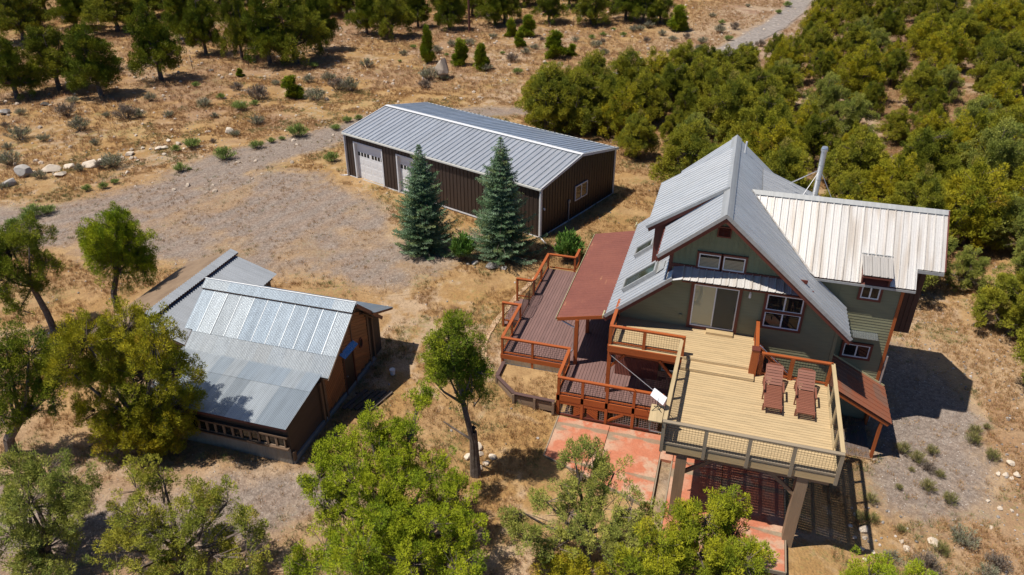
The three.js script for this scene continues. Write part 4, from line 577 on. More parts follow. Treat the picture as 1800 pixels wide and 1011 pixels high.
  for (let k = 0; k < 16; k++) { const x = -24.1 + k * .395, w = part('window', [box(x, 1.0, 9.5, x + .035, 1.48, 9.56), box(x + .345, 1.0, 9.5, x + .38, 1.48, 9.56), box(x + .035, 1.0, 9.5, x + .345, 1.03, 9.55), box(x + .035, 1.45, 9.5, x + .345, 1.48, 9.55)], wood([.30, .21, .14]), t); part('pane', box(x + .03, 1.02, 9.505, x + .35, 1.46, 9.512), M.glass, w); }
  // end wall: foundation, posts, plank panels laid on the diagonal, door, oval window, blue awning
  const X = BX1; part('foundation', slab([[2.0, -.2], [9.46, -.2], [9.46, .42], [2.0, .42]].map(([z, y]) => [X + .05, y, z]), [-.1, 0, 0]), fnd, t);
  const pan = (z0, z1, yb, yt, dirn) => { const w = part('plank_panel', slab([[z0, yb], [z1, yb], [z1, yt(z1)], [Math.max(z0, Math.min(3.96, z1)), yt(Math.max(z0, Math.min(3.96, z1)))], [z0, yt(z0)]].map(([z, y]) => [X, y, z]), [-.05, 0, 0]), darkW, t); let k = 0;
    for (let c = -6; c < 8; c += .17) { // planks along y = c + dirn * (z - z0)
      let a = null, b = null; for (let z = z0; z <= z1 + 1e-6; z += .02) { const y = c + dirn * (z - z0); if (y > yb + .1 && y < yt(z) - .1) { a = a ?? z; b = z; } } if (a !== null && b - a > .06) part('plank', bar([X + .012, c + dirn * (a - z0), a], [X + .012, c + dirn * (b - z0), b], .158 / Math.hypot(1, dirn) * Math.hypot(1, dirn) * .9, .022, [1, 0, 0]), plankM[(k++ * 7 + Math.floor(z0 * 3)) % 5], w); } };
  const roofU = z => Math.min(z < 3.96 ? 4.28 - .87 * (3.96 - z) : 4.28 - s1 * (z - 3.96), 9);
  pan(2.55, 4.0, .45, roofU, .45); pan(5.0, 6.6, .45, roofU, -.45); pan(4.05, 4.95, 2.35, roofU, .4);
  for (const [z0, z1] of [[2.0, 2.12], [2.42, 2.54], [4.0, 4.06], [4.94, 5.0], [6.6, 6.75], [6.86, 7.0], [9.3, 9.47]]) part('post', box(X - .02, .3, z0, X + .06, Math.min(roofU((z0 + z1) / 2), z0 > 6.8 ? (z0 > 9 ? 2.0 : 2.45) : 9), z1), frameW, t);
  part('plate_board', bar([X + .03, 2.55, 2.05], [X + .03, 3.3, 2.9], .05, .18, [1, 0, 0]), frameW, t);
  const dr = part('door', box(X - .02, .2, 4.07, X + .03, 2.25, 4.93), wood([.03, .02, .016], .5), t); part('door_trim', [box(X, .2, 4.02, X + .06, 2.32, 4.09), box(X, .2, 4.91, X + .06, 2.32, 4.98), box(X, 2.25, 4.09, X + .06, 2.32, 4.91)], M.redDark, dr); part('door_handle', tube([X + .03, 1.15, 4.8], [X + .1, 1.15, 4.8], .03), M.pipe, dr);
  const ov = new THREE.TorusGeometry(.19, .035, 8, 24); ov.scale(.8, 1.25, 1); ov.rotateY(Math.PI / 2); ov.translate(X + .04, 1.95, 3.28); const op = new THREE.CircleGeometry(.19, 24); op.scale(.8, 1.25, 1); op.rotateY(Math.PI / 2); op.translate(X + .035, 1.95, 3.28); const ow = part('oval_window', ov, M.redDark, t); part('pane', op, M.glass, ow);
  const aw = part('door_awning', slab([[X + .0, 2.52, 3.95], [X + .26, 2.36, 3.95], [X + .26, 2.36, 5.15], [X + .0, 2.52, 5.15]], [0, -.02, 0]), M.redDark, t); slope(aw, 'roof_sheet', [X, 2.55, 5.17], [0, 0, -1], [1, -.62, 0], 1.24, 0, .34, CORR, .65, [M.mirrorGalv], {});
  part('gable_opening', box(X + .0, 2.95, 4.5, X + .03, 3.3, 4.75), M.redDark, t);
}
{ // second shed behind the barn, ridge at right angles
  const t = worldThing('corrugated_shed', 'low shed with fine corrugated roof and brown far slope', 'shed', [-27, .15, 2.5]);
  const z0 = -.95, z1 = 6.15, gm = variants(c => metal(c, .65, .12), [.29, .315, .35], 3, .04, 81), tarp = (() => { const tx = colorTex(256, 256, (u, v) => { const a = tn(u, v, 5, 71) * .5 + tn(u, v, 20, 72) * .3 + tn(u, v, 80, 73) * .2; return mix3([.16, .105, .065], [.27, .19, .12], a); }); tx.repeat.set(.3, .3); return std([1, 1, 1], .9, { map: tx }); })();
  const C3 = P2(.16, CORR.pts.map(([u, h]) => [u * .16 / .0685, h * 3.2]));
  const roof = part('roof', slab([[-27, 2.96, z0], [-24.45, 2.16, z0 + .45], [-24.45, 2.16, z1], [-27, 2.96, z1]], [0, -.08, 0]), wood([.12, .07, .05]), t);
  slope(roof, 'roof_sheet', [-27, 3.0, z0], [0, 0, 1], [1, -.8 / 2.55, 0], z1 - z0, u => .02, 2.72, C3, .88, gm, { seed: 83 });
  const cap = part('ridge_layer', slab([[-27.05, 3.16, z0 - .12], [-26.66, 3.03, z0 - .12], [-26.66, 3.03, z1], [-27.05, 3.16, z1]], [0, -.05, 0]), M.redDark, roof); slope(cap, 'roof_sheet', [-27.08, 3.2, z0 - .15], [0, 0, 1], [1, -.32, 0], z1 - z0 + .15, 0, .46, C3, .88, gm, { seed: 84 });
  part('far_slope', slab([[-27.05, 3.1, z0 - .1], [-30.0, 1.95, z0 - .2], [-30.0, 1.95, z1], [-27.05, 3.1, z1]], [0, -.07, 0]), tarp, t);
  part('roof_board', slab([[-25.6, 2.62, 3.4], [-24.85, 2.4, 3.35], [-24.85, 2.4, 4.2], [-25.5, 2.6, 4.25]], [0, -.03, 0]), wood([.25, .17, .11]), roof);
  part('wall', slab([[-29.8, 0], [-24.55, 0], [-24.55, 2.08], [-27, 2.86], [-29.8, 1.9]].map(([x, y]) => [x, y, z0 + .5]), [0, 0, 6.3]), wood([.13, .09, .06]), t);
}
{ // things by the barn door
  const pm = variants(c => wood(c, .85), [.10, .08, .065], 3, .2, 91), t = worldThing('plank_stack', 'flat stack of dark planks beside the barn steps', 'planks', [-16.6, .19, 5.2]);
  for (let k = 0; k < 5; k++) part('plank', bar([-17.3 + k * .28, .25, 5.9 - k * .05], [-16.9 + k * .28, .25, 4.4 - k * .05], .2, .06), pm[k % 3], t);
  for (let k = 0; k < 2; k++) part('bearer', bar([-17.3, .2, 4.7 + k * .8], [-15.9, .2, 4.6 + k * .8], .08, .06), pm[0], t);
  const b = worldThing('white_bucket', 'small white bucket standing in the barn shadow', 'bucket', [-16.3, .19, 2.9]); part('pail', tube([-16.3, .19, 2.9], [-16.3, .47, 2.9], .11, .14, 14), M.white, b); part('handle', new THREE.TorusGeometry(.13, .008, 6, 16, Math.PI).translate(-16.3, .47, 2.9), M.pipe, b);
}
// ---------- vegetation ----------
const FORE = {
  T1: { at: [-33.81, 4.75], lobes: [[-1.15,4.57,-0.16,1.21],[0.31,5.56,-0.11,0.93],[0.02,3.78,-0.55,0.87],[-0.96,3.54,0.76,1.09],[-0.32,2.9,-0.03,0.55],[-1.54,4.59,0.59,1.08],[-1.59,1.48,0.13,0.5]] },
  T2: { at: [-32.53, 1.96], lobes: [[1.07,4.45,0.1,1.41],[1.01,3.38,-0.78,1.33],[0.68,3.1,-0.26,1.43],[-0.28,3.85,-0.43,0.88],[1.91,2.82,-0.54,0.7],[1.13,5.08,-0.25,0.77]] },
  T3: { at: [-23.46, 10.73], lobes: [[-1.27,5.32,0.05,1.05],[0.08,5.68,-0.59,0.93],[1.55,5.64,-0.31,0.94],[-1.04,3.6,-0.23,1.29],[0.35,3.63,-0.61,1.29],[2.25,4.52,-0.29,0.86],[-0.32,1.96,-0.03,1.22],[0.93,2.15,-0.52,0.99],[1.55,2.36,-0.99,0.66],[-1.58,2.2,0.28,0.77],[-1.56,4.54,0.88,0.75],[0.3,1.05,-0.1,0.95],[-0.9,1.1,0.2,0.85],[1.1,1.2,-0.5,0.7]] },
  T4: { at: [-28.84, 12.27], lobes: [[1.45,5.24,-0.43,0.84],[2.18,4.99,-0.65,0.74],[1.05,3.67,-0.31,0.97],[1.9,3.66,-0.95,0.75],[2.57,3.22,-0.64,0.66],[0.44,2.18,0.09,0.78],[1.55,2.27,-0.48,0.55]] },
  T5: { at: [-23.36, 16.13], lobes: [[-0.81,3.11,-0.83,0.76],[-0.17,2.87,-1.28,0.86],[1.18,2.88,-1.12,0.66],[0.23,2.6,-0.06,1.04],[0.79,1.9,-0.66,0.85],[-0.23,1.73,0.51,0.84],[0.8,1.3,0.31,1.12],[1.8,2.56,-0.83,0.38]] },
  T6: { at: [-18.77, 15.24], lobes: [[-1.08,3.2,-0.48,0.66],[-0.7,3.12,-1.24,0.57],[0.55,2.62,-1.04,0.66],[-0.45,2.57,0.24,0.84],[0.36,2.29,-0.02,0.83],[1.34,2.57,-0.55,0.65],[1.95,3.02,-1.05,0.47],[2.78,2.45,-0.59,0.56],[1.79,1.51,-0.18,0.82],[-1.44,1.68,0.69,0.64],[-0.16,1.61,1.19,0.82],[1.04,1.36,0.62,0.82],[3.17,2.06,0.13,0.64]] },
  T7: { at: [-11.81, 12.44], lobes: [[-2.11,3.4,-1.05,0.96],[-1.41,4.18,-1.55,0.68],[-0.43,3.6,-1.62,0.77],[-2.4,3.57,0.36,0.66],[-1.31,3.38,0.1,0.85],[-0.04,3.4,-0.25,0.95],[0.86,3.02,-1.48,0.76],[-0.12,4.95,-2.87,0.48],[-0.08,4.22,-1.9,0.49],[1.82,2.62,-1.08,0.66],[-1.65,2.37,0.5,0.84],[-0.08,2.75,0.67,1.02],[1.42,2.74,0.46,1.11],[2.4,2.06,0.02,0.83],[-0.14,2.45,1.86,1.09],[1.22,1.99,1.51,1.09],[-1.8,1.8,1.53,0.64],[-1.93,1.38,2.15,0.63],[2.7,2.05,1.35,0.72]] },
  T8: { at: [-10.62, 7.80], lobes: [[-0.55,6.62,0.5,0.7],[-0.39,5.64,-0.11,0.76],[-1.03,5.6,0.21,0.6],[0.13,5.31,0.17,0.57],[-0.46,7.0,0.13,0.44],[-0.61,5.15,0.52,0.61],[0.09,4.28,-0.19,0.45],[-0.28,3.85,0.06,0.34],[-1.46,4.74,0.27,0.29]] },
  T9: { at: [-5.53, 10.46], lobes: [[-0.75,4.05,-0.75,0.58],[-0.1,3.83,-1.48,0.49],[0.61,3.48,-0.94,0.58],[-0.07,3.13,-0.55,0.67],[-0.97,3.24,-0.17,0.48],[-1.46,2.66,0.19,0.53],[-0.65,2.44,0.27,0.67],[0.41,2.54,-0.22,0.67],[1.36,2.9,-0.14,0.57],[-2.05,2.67,0.91,0.48],[-1.67,2.15,1.56,0.56],[-0.78,1.81,1.23,0.56],[0.46,1.74,0.8,0.75],[1.35,2.12,0.63,0.75],[1.81,2.38,-0.53,0.48]] },
  T10: { at: [-1.29, 10.48], lobes: [[-0.51,3.11,-0.37,0.74],[0.06,3.35,-0.82,0.59],[-1.16,2.78,0.0,0.74],[0.48,2.39,-0.61,0.73],[-0.53,2.3,0.34,0.91],[-1.78,2.82,0.95,0.73],[0.86,2.47,0.43,0.64],[0.44,1.73,0.49,0.91],[-1.14,2.03,1.22,0.91],[1.23,2.23,-0.37,0.37],[-2.38,2.0,1.33,0.73]] },
  T11: { at: [4.69, 8.81], lobes: [[-0.94,1.32,0.24,0.66],[0.03,1.16,-0.29,0.66],[0.64,1.38,-0.05,0.47]] },
  T12: { at: [-5.75, 11.77], lobes: [[-0.48,1.06,0.2,0.57],[0.45,0.98,0.05,0.57],[-0.05,0.8,0.33,0.66]] },
};
const BACK = [[-69.04,-27.09,5.6,2.6],[-67.03,-30.28,6.3,2.81],[-61.61,-29.79,6.5,2.75],[-59.67,-36.09,7.4,2.77],[-87.52,-45.94,6.4,3.48],[-86.17,-53.26,5.6,2.95],[-80.62,-53.98,5.9,3.3],[-69.06,-52.84,6.4,2.82],[-62.03,-46.72,6.7,2.62],[-56.83,-46.03,7.2,2.08],[-52.68,-45.2,7.4,2.51],[-50.2,-46.63,7.6,3.48],[-50.61,-52.88,6.5,2.35],[-49.4,-62.5,5.9,2.19],[-45.43,-61.62,5.8,2.51],[-44.68,-68.12,5.3,1.89],[-54.83,-76.47,4.4,2.47],[-40.15,-67.86,5.6,2.23],[-35.06,-71.51,5.3,2.27],[-34.44,-73.35,5.4,2.3],[-28.42,-74.55,4.9,2.29],[-22.72,-75.11,4.5,2.27],[-18.67,-78.13,4.9,2.3],[-16.24,-77.27,4.9,2.08],[-14.06,-77.89,3.7,1.89],[-17.87,-32.92,5.5,2.56],[-15.66,-33.06,5.2,2.18],[-100.89,-56.52,4.2,3.13],[-96.12,-58.53,5.1,2.36],[-93.24,-63.83,4.4,2.44],[-82.29,-62.03,5.1,2.75],[-83.58,-68.55,4.4,2.48],[-72.61,-66.33,6.0,2.78],[-71.14,-71.1,5.3,2.46],[-61.73,-72.29,5.2,2.84],[-56.93,-71.67,5.2,2.4],[-41.49,-83.33,4.5,2.52],[-34.69,-84.01,4.5,2.5],[-27.88,-84.01,4.4,2.46],[-22.56,-86.6,4.4,2.47]];
const SAGE = [[-62.5,-27.1,1.26],[-60.3,-24.04,2.06],[-56.17,-21.25,1.97],[-59.3,-17.81,2.06],[-57.14,-18.21,1.11],[-54.6,-24.87,2.21],[-53.63,-25.43,1.37],[-51.36,-26.39,1.03],[-50.19,-29.9,1.42],[-46.55,-33.25,2.37],[-47.27,-27.36,0.85],[-42.61,-26.79,1.5],[-42.69,-23.64,0.96],[-43.39,-21.73,0.63],[-44.95,-40.0,1.37],[-43.46,-41.26,1.58],[-41.2,-34.63,2.19],[-40.88,-38.44,2.09],[-55.95,-29.85,1.27],[-52.38,-18.67,0.94],[-47.39,-15.08,1.89],[-48.08,-14.46,1.16],[-49.17,-13.53,1.0],[-50.97,-11.58,1.12],[-55.2,-13.1,1.9],[-63.03,-20.02,0.83],[-58.3,-15.71,0.92],[-64.52,-23.12,1.04],[-51.86,-9.24,0.82],[-65.8,-37.18,1.22],[-65.35,-38.54,1.23],[-56.61,-24.82,0.86],[-47.58,-37.97,0.97],[-50.2,-35.27,1.32],[-41.98,-47.24,1.66],[-40.36,-53.54,1.09],[-33.39,-44.39,2.35],[-32.78,-41.35,1.51],[-37.08,-55.35,1.54],[-36.57,-58.99,1.37],[-34.52,-60.03,1.6],[-27.29,-53.39,1.68],[-26.87,-57.32,1.31],[-26.46,-59.99,1.12],[-33.14,-64.69,1.19],[-26.78,-64.74,0.93],[-39.46,-38.47,2.25],[-22.85,-65.32,1.16],[-19.8,-63.04,1.58],[-19.43,-65.29,1.15],[-18.1,-59.43,1.3],[-16.67,-72.77,1.46],[-15.92,-73.46,1.22],[-14.37,-67.74,1.16],[-13.04,-71.86,1.2],[-11.45,-69.39,1.17],[-11.18,-62.99,0.88],[-23.41,-73.55,0.75],[-15.18,-75.13,1.48],[-28.93,-48.99,1.42],[-32.04,-44.69,1.17],[-4.42,-78.02,1.5],[-6.2,-75.38,1.71],[-7.63,-83.36,1.05],[-3.21,-92.08,0.83],[-1.01,-70.33,1.39],[-2.43,-65.59,2.45],[-7.76,-69.43,1.4],[-7.93,-65.93,1.13],[-9.9,-71.19,1.19],[7.17,0.91,0.71],[7.74,4.82,1.09],[8.69,5.72,0.97],[8.21,6.29,0.78],[6.16,6.65,1.05],[5.03,6.66,0.71]];
const GREEN = [[-50.06,-32.38,0.91],[-46.34,-29.94,1.58],[-45.9,-31.59,0.89],[-44.21,-20.1,1.54],[-45.05,-19.19,0.92],[-47.3,-45.18,1.25],[-54.6,-34.82,0.95],[-46.0,-10.71,0.81],[-45.14,-11.32,0.82],[-44.98,-12.28,0.69],[-41.89,-15.61,1.15],[-41.43,-16.01,0.43],[-40.09,-18.53,1.78],[-39.09,-21.46,1.23],[-38.72,-22.97,0.78],[-38.21,-23.74,0.63],[-37.32,-24.81,1.91],[-35.13,-27.19,0.98],[-31.86,-20.25,1.32],[-40.6,-56.91,0.9],[-35.4,-54.33,0.65],[-25.18,-48.4,1.19],[-21.15,-67.43,0.94],[-19.33,-72.55,0.73],[-17.67,-69.99,0.95],[-35.21,-29.4,1.0],[-34.56,-30.3,0.84],[-23.26,-52.91,0.62],[-39.41,-50.32,0.53],[-29.41,-56.68,0.66],[-20.08,-69.31,0.95],[1.07,-89.42,1.08],[2.29,-94.9,1.4],[-4.82,-71.91,1.19],[-6.13,-79.96,1.02],[-46.17,-6.2,1.5],[-45.87,-5.22,1.11],[-45.55,-6.76,1.13],[-46.03,-4.47,1.1]];
const CLUMPS = [[6.3,0.09,0.63],[6.82,0.49,0.62],[7.52,-0.37,0.52],[6.93,2.23,0.59],[7.64,2.79,0.58],[4.63,3.69,0.48],[4.14,5.01,0.56],[4.55,4.81,0.47],[5.52,5.03,0.37],[7.55,1.18,0.4],[9.38,-1.67,0.64],[9.62,-2.41,0.54],[9.94,-0.69,0.62],[6.8,5.71,0.54],[5.8,2.52,0.3],[6.48,1.19,0.25],[10.21,-2.91,0.33]];
const ROCKS = [[-52.42,-11.71,1.28,0.85],[-51.92,-9.95,1.1,0.6],[-51.35,-13.05,1.29,0.4],[-49.94,-12.49,0.99,0.35],[-50.6,-14.02,0.87,0.4],[-49.26,-14.6,1.17,0.4],[-48.96,-15.66,1.03,0.35],[-48.07,-17.44,0.91,0.4],[-45.53,-14.21,0.36,0.6],[-48.0,-18.9,0.38,0.6],[-47.29,-18.92,0.31,0.6],[-46.68,-19.19,0.61,0.5],[-46.38,-19.5,0.62,0.5],[-47.13,-20.93,0.47,0.7],[-45.92,-20.56,0.55,0.6],[-44.74,-19.73,0.31,0.6],[-43.74,-24.36,0.81,0.75],[-41.91,-29.52,0.26,0.6],[-39.14,-25.87,0.33,0.6],[-46.55,-16.58,0.37,0.4],[-48.26,-16.81,0.45,0.4]];
const ROCKS_R = [[10.66,-0.62,0.36,0.7],[9.99,0.24,0.25,0.7],[10.29,0.2,0.3,0.6],[10.71,0.08,0.35,0.5],[10.47,0.34,0.2,0.6],[9.54,2.45,0.21,0.6],[9.18,2.16,0.19,0.6],[9.98,2.45,0.19,0.7],[8.97,3.68,0.17,0.7],[6.7,5.29,0.5,0.4],[5.52,5.59,0.23,0.7],[4.19,5.41,0.37,0.6],[4.4,6.46,0.22,0.6],[4.01,6.43,0.22,0.6],[4.53,6.68,0.18,0.6],[4.08,6.97,0.22,0.6],[5.63,5.85,0.31,0.5],[3.95,4.69,0.19,0.6],[3.52,7.97,0.21,0.6],[3.84,5.94,0.2,0.6],[3.71,5.36,0.19,0.6],[4.2,5.81,0.22,0.5]];
const ROCKS_D = [[-64.69,-26.03,0.72,0.5],[-66.23,-23.08,1.04,0.5],[-56.83,-40.46,0.61,0.5]];
const YOUNG = [[-36.33,-50.92,4.08,0.76],[-32.31,-50.78,2.86,0.87],[-29.52,-49.35,2.79,0.79],[-28.61,-60.9,1.91,0.68],[-29.23,-66.92,2.62,1.01],[-31.15,-66.09,2.24,0.68],[-23.13,-56.27,3.07,1.22],[-21.66,-58.18,1.35,0.59],[-11.37,-75.19,3.06,1.25],[-43.7,-34.74,2.16,0.93],[-52.78,-39.63,0.86,0.42]];
const SCREEN = [[-15.49,-39.54,5.4,2.36],[-12.81,-42.46,5.2,2.42],[-10.49,-45.14,4.7,2.34],[-8.18,-49.28,4.6,2.28],[-6.51,-53.11,3.8,2.07],[-16.73,-35.56,4.9,2.01],[-13.49,-34.58,5.3,2.33],[-11.37,-32.24,5.3,2.24],[-10.43,-37.22,4.9,2.26],[-8.4,-41.23,4.8,2.22],[-6.41,-45.01,4.7,2.17],[-4.27,-49.41,4.6,2.26],[-19.16,-35.92,4.7,2.04],[-2.81,-54.33,3.8,2.08]];
class Leaves { // many small faces with their own colours, in growing typed arrays
  constructor() { this.k = 0; this.cap = 1 << 16; this.p = new Float32Array(this.cap); this.n = new Float32Array(this.cap); this.c = new Float32Array(this.cap); }
  grow() { this.cap *= 2; for (const f of ['p', 'n', 'c']) { const a = new Float32Array(this.cap); a.set(this[f]); this[f] = a; } }
  tri(ax, ay, az, bx, by, bz, cx, cy, cz, q) { if (this.k + 9 > this.cap) this.grow(); const x1 = bx - ax, y1 = by - ay, z1 = bz - az, x2 = cx - ax, y2 = cy - ay, z2 = cz - az; let nx = y1 * z2 - z1 * y2, ny = z1 * x2 - x1 * z2, nz = x1 * y2 - y1 * x2; const l = Math.sqrt(nx * nx + ny * ny + nz * nz) || 1; nx /= l; ny /= l; nz /= l; const k = this.k, p = this.p, n = this.n, c = this.c;
    p[k] = ax; p[k + 1] = ay; p[k + 2] = az; p[k + 3] = bx; p[k + 4] = by; p[k + 5] = bz; p[k + 6] = cx; p[k + 7] = cy; p[k + 8] = cz; for (let i = 0; i < 9; i += 3) { n[k + i] = nx; n[k + i + 1] = ny; n[k + i + 2] = nz; c[k + i] = q[0]; c[k + i + 1] = q[1]; c[k + i + 2] = q[2]; } this.k += 9; }
  // pointed blade from p along d (unit), turned by the vector q
  blade(p, d, q, L, W, k) { let sx = d[1] * q[2] - d[2] * q[1], sy = d[2] * q[0] - d[0] * q[2], sz = d[0] * q[1] - d[1] * q[0]; const l = W / (Math.sqrt(sx * sx + sy * sy + sz * sz) || 1); sx *= l; sy *= l; sz *= l; const m = L * .55, mx = p[0] + d[0] * m, my = p[1] + d[1] * m, mz = p[2] + d[2] * m, tx = p[0] + d[0] * L, ty = p[1] + d[1] * L, tz = p[2] + d[2] * L;
    this.tri(p[0], p[1], p[2], mx + sx, my + sy, mz + sz, tx, ty, tz, k); this.tri(p[0], p[1], p[2], tx, ty, tz, mx - sx, my - sy, mz - sz, k); }
  // slim single face from a base edge to a tip
  needle(p, d, q, L, W, k) { let sx = d[1] * q[2] - d[2] * q[1], sy = d[2] * q[0] - d[0] * q[2], sz = d[0] * q[1] - d[1] * q[0]; const l = W / (Math.sqrt(sx * sx + sy * sy + sz * sz) || 1); sx *= l; sy *= l; sz *= l; this.tri(p[0] - sx, p[1] - sy, p[2] - sz, p[0] + sx, p[1] + sy, p[2] + sz, p[0] + d[0] * L, p[1] + d[1] * L, p[2] + d[2] * L, k); }
  build() { const g = new THREE.BufferGeometry(); g.setAttribute('position', new THREE.BufferAttribute(this.p.slice(0, this.k), 3)); g.setAttribute('normal', new THREE.BufferAttribute(this.n.slice(0, this.k), 3)); g.setAttribute('color', new THREE.BufferAttribute(this.c.slice(0, this.k), 3)); TRIS += this.k / 9; return g; }
}
let TRIS = 0;
const leafMat = new THREE.MeshPhysicalMaterial({ vertexColors: true, roughness: .9, side: THREE.DoubleSide, transmission: .13, thickness: 0, ior: 1.35, specularIntensity: .35 });
const BARK = colorTex(128, 256, (u, v) => { const k = .55 + .45 * tn(u, v, 24, 81, 6), g = tn(u, v, 8, 83, 20); return mix3([.13 * k, .09 * k, .065 * k], [.22 * k, .18 * k, .15 * k], g); }); BARK.repeat.set(2, 1);
M.bark = std([1, 1, 1], .95, { map: BARK });
const dirU = r => { const z = 2 * r() - 1, a = 2 * Math.PI * r(), s = Math.sqrt(1 - z * z); return [s * Math.cos(a), z, s * Math.sin(a)]; };
const JC = [[.44, .40, .038], [.33, .33, .034], [.19, .22, .03], [.37, .31, .07]];
// a juniper from lobes [x, y, z, r]: limbs run to each lobe, clumps of scaly sprigs fill it unevenly
function juniperGeo(o) {
  const r = rng(o.seed), g = new Leaves(), w = new Geo(), dens = o.dens ?? 1, up = o.up ?? .45, cols = o.cols || JC;
  let cx = 0, cz = 0, cy = 0, n = 0; for (const l of o.lobes) { cx += l[0]; cy += l[1]; cz += l[2]; n++; } cx /= n; cy /= n; cz /= n;
  const tk = o.trunk ?? .16, fork = [cx * .55, Math.max(.5, cy * (o.fork ?? .5)), cz * .55], knee = [fork[0] * .3 + (r() - .5) * .2, fork[1] * .5, fork[2] * .3 + (r() - .5) * .2];
  addTube(w, [0, -.25, 0], knee, tk * 1.25, tk, 7, false); addTube(w, knee, fork, tk, tk * .8, 7, false);
  for (const [x, y, z, R] of o.lobes) {
    const m = [lerp(fork[0], x, .5) + (r() - .5) * .3, lerp(fork[1], y - R * .3, .45) + (r() - .5) * .2, lerp(fork[2], z, .5) + (r() - .5) * .3]; addTube(w, fork, m, tk * .5, tk * .32, 5, false); addTube(w, m, [x, y, z], tk * .32, tk * .16, 5, false);
    const N = Math.round((o.per ?? 92) * R * R * dens + 4), grp = o.grp ?? 8, spread = (o.spread ?? .34) * (.8 + .4 * r()); let bd, bf, bt, bs;
    for (let i = 0; i < N; i++) {
      if (i % grp === 0 || r() < .16) { do { bd = dirU(r); } while (bd[1] < -.55 && r() < .7); bf = .35 + .65 * Math.sqrt(r()); bt = r(); bs = 1 + .3 * r(); }
      const d = bd, w3 = dirU(r), sp = spread * Math.cbrt(r()), p = [x + d[0] * R * bf + w3[0] * sp, y + d[1] * R * bf * .9 * bs + w3[1] * sp * 1.25, z + d[2] * R * bf + w3[2] * sp], rc = (o.clump ?? .15) * (.6 + .7 * r());
      if (r() < (o.twigs ?? .6)) addTube(w, [lerp(x, p[0], .15), lerp(y, p[1], .15) - .05, lerp(z, p[2], .15)], p, .017, .006, 3, false);
      const t = Math.min(.999, Math.max(0, bt * .75 + r() * .25)), base = t < .5 ? mix3(cols[0], cols[1], t * 2) : t < .92 ? mix3(cols[1], cols[2], (t - .5) / .42) : cols[3], S = Math.round((o.sprigs ?? 92) * (rc / (o.clump ?? .15)) ** 2);
      for (let s = 0; s < S; s++) { const q = dirU(r), e = rc * (.3 + .7 * Math.sqrt(r())), b = [p[0] + q[0] * e, p[1] + q[1] * e * (o.tall ?? 1.35), p[2] + q[2] * e], v = dirU(r);
        let dx = q[0] * .9 + d[0] * .3 + v[0] * .3, dy = q[1] * .9 + d[1] * .25 + up + v[1] * .3, dz = q[2] * .9 + d[2] * .3 + v[2] * .3; const L = Math.hypot(dx, dy, dz); const k = .78 + .5 * r(), c = [base[0] * k, base[1] * k, base[2] * k], D = [dx / L, dy / L, dz / L], len = (o.L ?? .075) * (.6 + .7 * r());
        g.needle(b, D, [v[1] * .5, 1 + v[2] * .5, v[0] * .5], len, o.W ?? .0135, c); g.needle(b, D, [v[1], v[2], v[0]], len, o.W ?? .0135, c); }
    } }
  const deadN = o.dead ?? 10; for (let i = 0; i < deadN; i++) { const l = o.lobes[Math.floor(r() * o.lobes.length)], d = dirU(r), a = [l[0] * .6, l[1] * .8, l[2] * .6]; addTube(w, a, [l[0] + d[0] * l[3] * 1.0, l[1] + d[1] * l[3] * .8, l[2] + d[2] * l[3] * 1.0], .02, .006, 4, false); }
  return { crown: g.build(), trunk: w.build() };
}
function treeThing(name, label, geo, pos, group, turn = 0, s) { const t = thing(name, label, 'tree', pos, turn, group); part('trunk', geo.trunk, M.bark, t); part('crown', geo.crown, leafMat, t); if (s) t.scale.set(...s); return t; }
const yel = [[.52, .44, .026], [.40, .37, .026], [.24, .265, .022], [.46, .35, .035]], bri = [[.44, .47, .025], [.33, .39, .022], [.19, .275, .02], [.37, .36, .03]], drk = [[.30, .315, .022], [.21, .25, .022], [.12, .175, .02], [.27, .23, .035]], gry = [[.43, .42, .085], [.34, .36, .075], [.22, .27, .055], [.40, .36, .11]];
const FT = {
  T1: ['juniper with a bare leaning trunk, open crown of separate tufts', { cols: drk, dens: 1.15, trunk: .15, fork: .75 }], T2: ['juniper with egg shaped crown on a clean stem near the brown shed slope', { cols: bri, dens: 1.35, trunk: .15, fork: .62, up: .8 }],
  T3: ['broad yellow green juniper touching the lean-to roof of the barn', { cols: yel, dens: 1.4, trunk: .2, up: .75 }], T4: ['dark juniper behind the yellow green juniper, thick bare trunk', { cols: drk, dens: 1.2, trunk: .2 }],
  T5: ['grey green juniper on the gravel path below the barn', { cols: gry, dens: .95, trunk: .2, dead: 26 }], T6: ['thin olive juniper with bare grey twigs showing below the barn', { cols: gry.map((c, i) => mix3(c, yel[i], .5)), dens: .8, trunk: .18, dead: 34 }],
  T7: ['large bright green juniper between barn and patio', { cols: bri, dens: 1.2, trunk: .24, dead: 26 }], T8: ['tall juniper with bare lower trunk beside the lantern stump', { cols: drk.map((c, i) => mix3(c, bri[i], .45)), dens: 1.6, trunk: .125, fork: .68 }],
  T9: ['sparse juniper with visible grey limbs in front of the red patio', { cols: gry, dens: .72, trunk: .17, dead: 40 }], T10: ['dense rounded juniper in front of the tall deck posts', { cols: bri.map((c, i) => mix3(c, yel[i], .4)), dens: 1.4, trunk: .2 }],
  T11: ['low bright juniper by the scattered white stones', { cols: bri, dens: 1.1, trunk: .12 }], T12: ['low yellow green juniper shrub at the foot of the sparse juniper', { cols: yel, dens: 1, trunk: .1 }],
};
let sd = 100; for (const k in FORE) { const f = FORE[k], [label, o] = FT[k]; treeThing('juniper_tree', label, juniperGeo({ seed: sd++, lobes: f.lobes, ...o }), [f.at[0], H(f.at[0], f.at[1]) - .02, f.at[1]]); }
